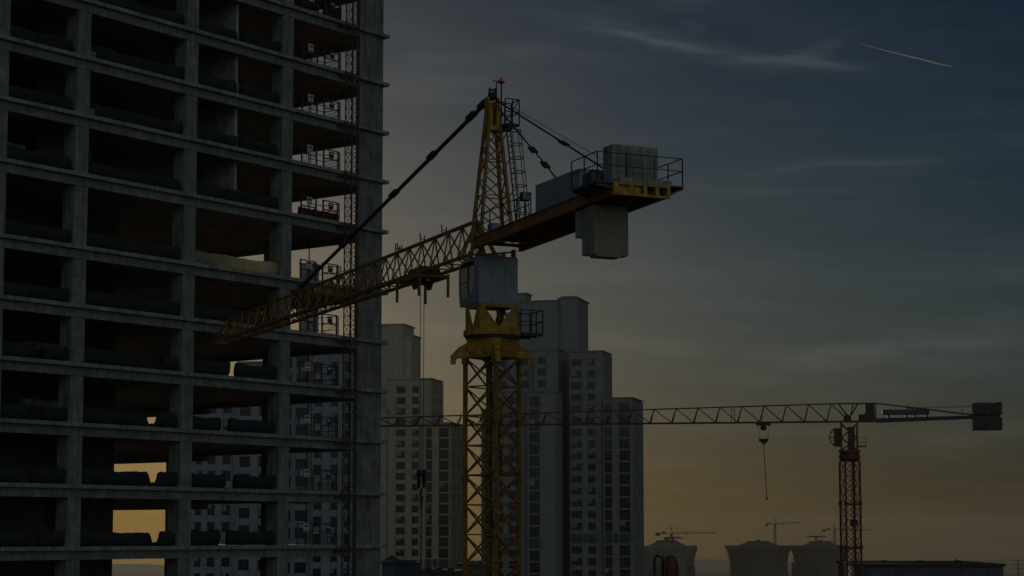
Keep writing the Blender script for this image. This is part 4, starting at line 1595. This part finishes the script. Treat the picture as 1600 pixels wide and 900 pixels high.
def tower_block(name, label, D, th, pxref, boxes, cladding, fl_h=3.3, ledge=0.25):
    """a stepped residential tower: each wing is a wall with recessed window bays between piers"""
    ref = at(pxref, 835, D)
    a = V((math.cos(th), -math.sin(th), 0))
    b = V((math.sin(th), math.cos(th), 0))
    root = empty(name, (ref.x, ref.y, 0), -th, label, 'building')
    frame_inv = Matrix(((a.x, a.y), (b.x, b.y)))
    small = MB()
    nwin = 0

    def alocal(px_, bo):                      # place along the front where the photo column px_ meets the plane b = bo
        r = ray(px_, 700)
        ox, oy = ref.x, ref.y
        # r*t - ref = a*s + b*bo
        den = r.x * a.y - r.y * a.x
        cx, cy = ox + b.x * bo, oy + b.y * bo
        t = (cx * a.y - cy * a.x) / den
        q = V((r.x * t, r.y * t, 0))
        return (q.x - ox) * a.x + (q.y - oy) * a.y, q.y

    for bx in boxes:
        xl, xr, yt, bo, dep = bx['x0'], bx['x1'], bx['top'], bx['b'], bx['d']
        a0, _ = alocal(xl, bo)
        a1, Yr = alocal(xr, bo)
        zt = at(xr, yt, Yr).z
        cols = bx.get('cols', [])
        mb = MB()
        mb.box((a0, bo + 0.42, 0), (a1, bo + dep, zt))
        # piers left standing proud between the window bays
        ranges = []
        for (p, q) in cols:
            c0, _ = alocal(p, bo)
            c1, _ = alocal(q, bo)
            ranges.append((c0, c1))
        e = a0
        for (c0, c1) in ranges:
            if c0 - e > 0.05:
                mb.box((e, bo, 0), (c0, bo + 0.418, zt - 0.004))
            e = c1
        mb.box((e, bo, 0), (a1, bo + 0.418, zt - 0.004))
        for (c0, c1) in ranges:               # fins beside every window bay
            mb.box((c0 - 0.32, bo - 0.16, 0), (c0 - 0.06, bo - 0.004, zt - 0.5))
            mb.box((c1 + 0.06, bo - 0.16, 0), (c1 + 0.32, bo - 0.004, zt - 0.5))
        zf = zt - bx.get('head', 1.4)
        lou = bx.get('louvre')
        rows = []
        while zf > 30:
            rows.append(zf)
            zf -= fl_h
        for ci, (c0, c1) in enumerate(ranges):
            mb.box((c0, bo + 0.004, rows[0] + 0.004), (c1, bo + 0.416, zt - 0.006))
            solid = bx.get('solid', True)
            for r_i, z in enumerate(rows):
                wh = fl_h * (0.62 if solid else 0.86)
                if z < 60:
                    continue
                mb.box((c0, bo + (0.10 if solid else 0.22), z - fl_h + 0.004), (c1, bo + 0.414, z - wh))
        mb.box((a0 - 0.2, bo - ledge, zt + 0.004), (a1 + ledge + 0.25, bo + dep + 0.3, zt + 0.3))
        side = bx.get('side')
        if side:                              # glazed strips between fins on the right flank
            n = side
            for k in range(n + 1):
                y0 = bo + 0.5 + (dep - 1.2) * k / n
                mb.box((a1 + 0.003, y0, 0), (a1 + 0.42, y0 + 0.55, zt - 0.4))
            for z in rows:
                mb.box((a1 + 0.003, bo + 1.06, z - fl_h), (a1 + 0.15, bo + dep - 0.75, z - fl_h * 0.68))
        mb.build('wall', cladding, root)
        if side:
            mb = MB()
            mb.box((a1 + 0.004, bo + 1.07, 40), (a1 + 0.08, bo + dep - 0.76, zt - 0.6))
            mb.build('glass_strip', M['glass_side'], root)
        for ci, (c0, c1) in enumerate(ranges):
            for r_i, z in enumerate(rows):
                if z < CZ - 14:
                    break
                solid = bx.get('solid', True)
                wh = fl_h * (0.62 if solid else 0.86)
                if lou and abs(r_i - lou) < 0.5:
                    continue
                big = c1 - c0
                tgt = MB() if nwin < 100 else small
                y = bo + 0.30
                tgt.box((c0 + 0.05, y, z - wh + 0.03), (c1 - 0.05, y + 0.06, z), 0)
                nm = 3 if big > 2.6 else 2
                for k in range(1, nm):
                    x = c0 + big * k / nm
                    tgt.box((x - 0.05, y - 0.05, z - wh + 0.03), (x + 0.05, y - 0.002, z), 1)
                tgt.box((c0 + 0.05, y - 0.045, z - wh * 0.42), (c1 - 0.05, y - 0.004, z - wh * 0.42 + 0.07), 1)
                hz = rnd.random()
                if hz < 0.22:                 # a blind drawn part of the way
                    tgt.box((c0 + 0.08, y - 0.03, z - wh * rnd.uniform(0.3, 0.7)), (c0 + big * 0.5, y - 0.006, z - 0.02), 2)
                if nwin < 100:
                    tgt.build('window', [M['glass_far'], M['mullion'], M['blind']], root)
                nwin += 1
        if lou:
            z = rows[lou]
            mb = MB()
            l0, l1 = ranges[0][0] - 0.6, ranges[-1][1] + 0.6
            mb.box((l0, bo - 0.03, z - fl_h * 0.72), (l1, bo - 0.005, z + 0.1))
            for k in range(6):
                mb.box((l0, bo - 0.08, z - fl_h * 0.70 + k * 0.42), (l1, bo - 0.035, z - fl_h * 0.70 + k * 0.42 + 0.12))
            mb.build('louvre_band', M['signdark'], root)
    if small.v:
        o = small.build('windows', [M['glass_far'], M['mullion'], M['blind']], root)
        o['kind'] = 'stuff'
    return root, alocal


def C_(x0, x1, top, b, d, cols=(), **k):
    return dict(x0=x0, x1=x1, top=top, b=b, d=d, cols=list(cols), **k)


tower_block('apartment_tower', 'tall pale stepped apartment tower right behind the yellow crane mast', 537, R(15), 940, [
    C_(890, 941, 549, 2.0, 12, [(892.5, 909), (919, 930)], side=3, louvre=15, head=2.0),
    C_(943, 987, 622, 0.0, 15, [(944.5, 956), (967.5, 984)], side=4, louvre=11, solid=False),
    C_(823, 868, 612, -5.0, 9, [(827, 843)], louvre=12, solid=False),
    C_(770, 822, 612, -3.0, 10, [(775, 786), (795, 812)], louvre=12),
    C_(752, 770, 640, 2.0, 10, [(757, 765)]),
    C_(835, 872, 546, 3.0, 12, [(840, 853)], head=2.0),
    C_(760, 835, 548, 6.0, 12, [(780, 792), (812, 826)], head=2.0),
    C_(872, 903, 466, 13.0, 14, []),
    C_(812, 871, 470, 11.0, 14, []),
    C_(806, 822, 459, 14.0, 6, []),
    C_(878, 899, 464, 16.0, 6, []),
], M['clad_grey'])
tower_block('apartment_tower', 'warm-toned stepped apartment tower between the unfinished concrete frame and the yellow mast', 581, R(13), 650, [
    C_(604, 672, 592, 2.0, 14, [(619, 633), (644, 654)], side=3, louvre=16, head=2.2, ),
    C_(660, 703, 661, 0.0, 14, [(666, 675), (686, 701)], side=4, louvre=12, solid=False),
    C_(560, 629, 507, 8.0, 12, []),
    C_(629.5, 642, 524, 9.0, 10, []),
    C_(560, 604, 640, 1.0, 12, [(575, 590)]),
], M['clad_glow'])
tower_block('apartment_tower', 'bluish white apartment tower seen through the open bays of the concrete frame', 370, R(12), 430, [
    C_(296, 371, 592, 0.0, 12, [(306, 316), (325, 337), (348, 361)], head=1.3),
    C_(371, 440, 566, -1.2, 12, [(374, 391), (404, 416), (424, 437)], head=1.6),
    C_(440, 486, 522, 1.0, 5, [(446, 455), (462, 480)], head=1.1),
    C_(487, 550, 552, -0.6, 9, [(490, 503), (517, 528), (538, 548)], head=1.5),
    C_(466, 486, 413, 5.0, 4, []),
], M['clad_white'])

# ------------------------------------------------------------------ flared towers under construction, far away
def flared(pxc, ytop, D, hw_px, label, seed, rz, clad):
    p = at(pxc, ytop, D)
    k = D / FPX
    Rr = hw_px * k
    root = empty('flared_tower', (p.x, p.y, 0), rz, label, 'building', 'flared towers on the skyline')
    zt = p.z
    mb = MB()

    def lob(a, z):
        return 1.0 + 0.075 * math.cos(4 * a) - 0.025 * math.cos(8 * a)
    prof = [(0.865, 0), (0.865, zt - 27), (0.872, zt - 18), (0.885, zt - 12), (0.91, zt - 8), (0.95, zt - 4.5), (0.99, zt - 2.2), (1.0, zt - 0.6), (0.93, zt + 0.1), (0.76, zt - 0.3), (0.62, zt + 0.5), (0.48, zt + 2.0), (0.40, zt + 2.9)]
    mb.lathe([(r_ * Rr, z) for r_, z in prof[:6]] + [(r_ * Rr, z) for r_, z in prof[6:]], n=64, sq=lob, zf=lambda a, r: 1.3 * math.cos(8 * a) * max(0, min(1, (r / Rr - 0.9) / 0.08)))
    body = mb.build('wall', M[clad], root, False)
    mb = MB()
    mb.lathe([(0.37 * Rr, zt + 2.0), (0.37 * Rr, zt + 3.9), (0.345 * Rr, zt + 4.3), (0.30 * Rr, zt + 4.5)], n=24)
    mb.box((-0.06 * Rr, -1.5, zt + 4.504), (0.06 * Rr, 1.5, zt + 5.6))
    mb.build('roof_drum', M['far_conc'], root)
    rr = random.Random(seed)
    for q in range(4):                        # tall arched recesses, one on each lobe
        a0 = q * math.pi / 2 + math.pi / 4
        mb = MB()
        for s in (-1, 1):
            for t in range(9):
                ang = a0 + s * (0.05 + 0.055 * t)
                h = zt - 3.5 - 0.16 * t * t
                rad = Rr * 0.93
                d = V((math.cos(ang), math.sin(ang), 0))
                n_ = V((-math.sin(ang), math.cos(ang), 0))
                mb.bar(d * (rad * 0.99) + V((0, 0, 60)), d * (rad * 0.99) + V((0, 0, h - 12)), 0.9)
        for zf in range(18):
            z = zt - 12 - zf * 3.3
            if z < 62:
                break
            pts = [V((math.cos(a0 + x) * Rr * 0.915, math.sin(a0 + x) * Rr * 0.915, z)) for x in [-0.5 + 0.1 * w_ for w_ in range(11)]]
            mb.tube(pts, 0.35, 4)
        mb.build('balcony_grid', M['far_conc'], root)
    return zt, k, p


def far_crane(pxc, ytop, ybase, D, left, right, label, slope):
    """a distant tower crane: mast, jib, counter-jib with ballast, peak and ties"""
    k = D / FPX
    pb, pt = at(pxc, ybase, D), at(pxc, ytop, D)
    root = empty('distant_crane', (pb.x, pb.y, 0), 0, label, 'crane', 'distant tower cranes on the skyline')
    zb, zt = pb.z - 6, pt.z
    pkh = 6.0
    zj = zt - pkh
    h_ = 1.0
    mb = MB()
    lattice_mast(mb, [(-h_, -h_), (h_, -h_), (h_, h_), (-h_, h_)], zb, zj, 2.4, 0.34, 0.22, 0.24)
    mb.bar((0, 0, 0), (0, 0, zb), 1.6)
    mb.build('mast', M['far_steel'], root)
    Lj, Lc = (right * k, left * k)
    s = 1 if Lj > 0 else -1
    mb = MB()
    zs = lambda x: zj + slope * x
    n = int(abs(Lj) / 2.6)
    dy = abs(Lj) * 0.25
    def J(x, z, v=0):
        return V((x, v + 0.25 * x, zs(abs(x)) + z))
    mb.bar(J(0, 0, -0.7), J(Lj, 0, -0.7), 0.32)
    mb.bar(J(0, 0, 0.7), J(Lj, 0, 0.7), 0.32)
    mb.bar(J(0, 1.5), J(Lj * 0.97, 0.9), 0.3)
    for q in range(n):
        xa, xb = Lj * q / n, Lj * (q + 0.5) / n
        for v in (-0.7, 0.7):
            mb.bar(J(xa, 0, v), J(xb, 1.45 - 0.5 * q / n), 0.18)
            mb.bar(J(xb, 1.45 - 0.5 * q / n), J(Lj * (q + 1) / n, 0, v), 0.18)
    mb.build('jib', M['far_steel'], root)
    mb = MB()
    mb.bar(J(0, 0, -0.7), J(Lc, 0, -0.7), 0.45)
    mb.bar(J(0, 0, 0.7), J(Lc, 0, 0.7), 0.45)
    mb.box((min(Lc, Lc * 0.72), -1 + 0.25 * Lc, zj - 1.8), (max(Lc, Lc * 0.72), 1 + 0.25 * Lc, zj + 0.9))
    mb.box((min(Lc * 0.35, Lc * 0.6), -1 + 0.12 * Lc, zj + 0.2), (max(Lc * 0.35, Lc * 0.6), 1 + 0.12 * Lc, zj + 1.6))
    mb.build('counter_jib', M['far_steel'], root)
    mb = MB()
    for x in (-0.9, 0.9):
        mb.bar((x, 0, zj), (0, 0, zt), 0.4)
    mb.bar((0, 0, zt), J(Lj * 0.62, 1.2), 0.14)
    mb.bar((0, 0, zt), J(Lc * 0.8, 0.4), 0.14)
    mb.box((-1.2, -1.2, zj - 2.4), (1.2, 1.2, zj + 0.1))
    mb.build('peak', M['far_steel'], root)
    mb = MB()
    xt = Lj * 0.34
    p = J(xt, -0.3)
    mb.box((p.x - 1, p.y - 0.8, p.z - 0.5), (p.x + 1, p.y + 0.8, p.z + 0.1))
    mb.bar(p, p + V((0, 0, -2.6)), 0.3)
    mb.build('trolley', M['far_steel'], root)
    return root


def place_boom(pxc, y, D, left, right, label):
    """a concrete placing boom standing on a roof"""
    k = D / FPX
    p = at(pxc, y, D)
    root = empty('placing_boom', (p.x, p.y, p.z - 6), 0, label, 'boom', 'placing booms on the flared towers')
    mb = MB()
    mb.bar((0, 0, -3), (0, 0, 5.6), 1.4, None, 0, 8)
    mb.box((-1.4, -1.2, 5.0), (1.4, 1.2, 6.3))
    mb.build('pedestal', M['far_steel'], root)
    mb = MB()
    mb.bar((left * k, -0.4, 6.1), (right * k, -0.4, 6.1), 0.8)
    mb.bar((left * k * 0.85, 0.5, 6.7), (right * k * 0.8, 0.5, 6.9), 0.6)
    mb.box((right * k - 0.6, -0.8, 5.2), (right * k + 0.4, 0.5, 6.9))
    mb.build('boom_arm', M['far_steel'], root)


flared(1042, 853, 1500, 46, 'pale flared round tower with a roof drum beside the white apartment tower', 1, 0.35, 'far_clad')
flared(1184.5, 853, 1750, 49, 'dark flared round tower, middle of the three on the skyline', 2, 0.1, 'far_clad_dark')
flared(1282, 853, 1800, 48, 'dark flared round tower beside the red crane mast', 3, 0.55, 'far_clad_dark')
far_crane(1049, 823, 842, 1650, -25, 72, 'small far crane above the pale flared tower, jib pointing right', 0.012)
far_crane(1211, 810, 853, 1900, -15, 43, 'small far crane rising behind the middle flared tower', 0.075)
far_crane(1304, 819, 853, 2000, -20, 60, 'small far crane left of the red crane mast, its jib passing behind', 0.0)
place_boom(1051, 841, 1490, -15, 15, 'low placing boom on the roof drum of the pale flared tower')
place_boom(1275, 839, 1800, -14, 14, 'low placing boom on the roof drum of the flared tower near the red mast')
# lattice pylons and poles on the right horizon
for px_, yt, yb, D, lab in ((1495, 872, 884, 900, 'thin pole on the horizon above the dark low roof'), (1591, 873, 892, 1300, 'lattice pylon at the right end of the horizon')):
    pb, pt = at(px_, yb, D), at(px_, yt, D)
    mb = MB()
    hh = pt.z
    r0 = 0.5 if D < 1000 else 2.4
    for sx in (-1, 1):
        for sy in (-1, 1):
            mb.bar((sx * r0, sy * r0, 0), (sx * 0.2, sy * 0.2, hh), 0.25)
    n = 22
    for q in range(n):
        t = q / n
        rr_ = r0 + (0.2 - r0) * t
        r2 = r0 + (0.2 - r0) * (t + 1 / n)
        mb.bar((-rr_, -rr_, hh * t), (r2, -r2, hh * (t + 1 / n)), 0.16)
        mb.bar((rr_, -rr_, hh * t), (-r2, -r2, hh * (t + 1 / n)), 0.16)
    if D > 1000:
        for z, L_ in ((0.93, 3.0), (0.96, 5.5), (0.985, 3.0)):
            mb.bar((-L_, 0, hh * z), (L_, 0, hh * z), 0.4)
    o = mb.build('pylon' if D > 1000 else 'pole', M['far_steel'])
    o.location = (pb.x, pb.y, 0)
    tag(o, lab, 'pylon' if D > 1000 else 'pole')

# ------------------------------------------------------------------ low roofs at the lower edge
def low_building(x0, x1, yt, D, dep, label, hip=False, panels=()):
    a, b = at(x0, yt, D), at(x1, yt, D)
    root = empty('low_building', ((a.x + b.x) / 2, D, 0), R(-4), label, 'building')
    hw_ = (b.x - a.x) / 2
    zt = a.z
    mb = MB()
    mb.box((-hw_, 0, 0), (hw_, dep, zt - 0.35))
    for (u0, u1) in panels:
        mb.box((-hw_ + 2 * hw_ * u0, -0.16, zt - 3.4), (-hw_ + 2 * hw_ * u1, -0.004, zt - 0.62))
    mb.build('wall', M['dark_wall'], root)
    mb = MB()
    if hip:
        e = 0.5
        mb.poly([(-hw_ - e, -e, zt - 0.9), (hw_ + e, -e, zt - 0.9), (hw_ + e, dep + e, zt - 0.9), (-hw_ - e, dep + e, zt - 0.9),
                 (-hw_ * 0.1, dep * 0.4, zt + 0.25), (hw_ * 0.1, dep * 0.6, zt + 0.25)],
                [(3, 2, 1, 0), (0, 1, 4), (1, 2, 5, 4), (2, 3, 5), (3, 0, 4, 5)])
    else:
        mb.box((-hw_ - 0.3, -0.3, zt - 0.345), (hw_ + 0.3, dep + 0.3, zt))
        for k in range(3):
            u = -hw_ + 2 * hw_ * (0.2 + 0.27 * k)
            mb.box((u, dep * 0.3, zt + 0.003), (u + 0.9, dep * 0.3 + 1.2, zt + 0.35))
    mb.build('roof', M['dark_roof'], root)
    return root


low_building(1345, 1566, 881, 260, 30, 'wide low dark building with slate panels at the lower right edge', False, ((0.03, 0.19), (0.20, 0.37), (0.72, 0.78), (0.90, 0.98)))
low_building(597, 616, 871, 300, 8, 'small dark hipped roof hut at the foot of the concrete tower', True)
low_building(611, 646, 879, 310, 9, 'grey blue plant room behind the hipped hut at the lower edge')
low_building(645, 712, 892, 280, 14, 'long flat dark roof below the warm-toned apartment tower')
low_building(714, 752, 880, 330, 9, 'dark boxy roof seen through the yellow crane mast')

# red hooded vent and bent pipe on a roof just below the picture
pr = at(1047, 930, 95)
rb = low_building(985, 1110, 925, 92, 12, 'flat dark roof just under the red hood')
mb = MB()
p = at(1047, 868, 95)
q = at(1047, 922, 95)
hgt = p.z - q.z


def pleat(a, z):
    return 1 + 0.15 * math.cos(7 * a) + 0.05 * math.sin(3 * a + z * 2)


mb.lathe([(0.30, 0), (0.34, hgt * 0.3), (0.36, hgt * 0.55), (0.33, hgt * 0.78), (0.24, hgt * 0.93), (0.10, hgt)], n=36, sq=pleat)
o = mb.build('vent_hood', M['red_bright'], None, True)
o.location = (p.x, p.y, q.z)
tag(o, 'dark red pleated round hood at the lower edge right of the apartment tower', 'hood')
mb = MB()
p = at(1029, 868, 95)
pts = []
for k in range(0, 13):
    a = math.pi * k / 12
    pts.append((0.20 * math.cos(a) * -1, 0, hgt - 0.20 + 0.20 * math.sin(a)))
pts = [(-0.20, 0, 0)] + pts + [(0.20, 0, 0)]
mb.tube(pts, 0.075, 8)
mb.bar((-0.2, 0, 0.5), (0.2, 0, 0.5), 0.06)
o = mb.build('bent_pipe', M['dark'], None, False)
o.location = (p.x, p.y, q.z)
tag(o, 'dark pipe bent into an upright loop beside the red hood', 'pipe')

# ------------------------------------------------------------------ contrail, high and far
mb = MB()
p, q = at(1492, 105.5, 15000), at(1335, 66, 17000)
n = 40
prev = None
ringn = 8
P, F = [], []
d = (q - p).normalized()
s = d.cross(V((0, 0, 1))).normalized()
t_ = s.cross(d)
rr = random.Random(4)
for k in range(n + 1):
    t = k / n
    c = p.lerp(q, t) + t_ * math.sin(t * 7) * 3
    r_ = (1.5 + 12.5 * min(1, t * 6)) * (1 - t * 0.92) * rr.uniform(0.8, 1.15)
    for j in range(ringn):
        a = 2 * math.pi * j / ringn
        P.append(c + s * (math.cos(a) * r_) + t_ * (math.sin(a) * r_))
for k in range(n):
    for j in range(ringn):
        F.append(((k + 1) * ringn + j, (k + 1) * ringn + (j + 1) % ringn, k * ringn + (j + 1) % ringn, k * ringn + j))
F += [tuple(range(ringn)), tuple(range(n * ringn, (n + 1) * ringn))[::-1]]
mb.poly(P, F)
o = mb.build('contrail', M['vapour'], None, True)
tag(o, 'thin straight white contrail in the upper right of the sky', 'contrail')
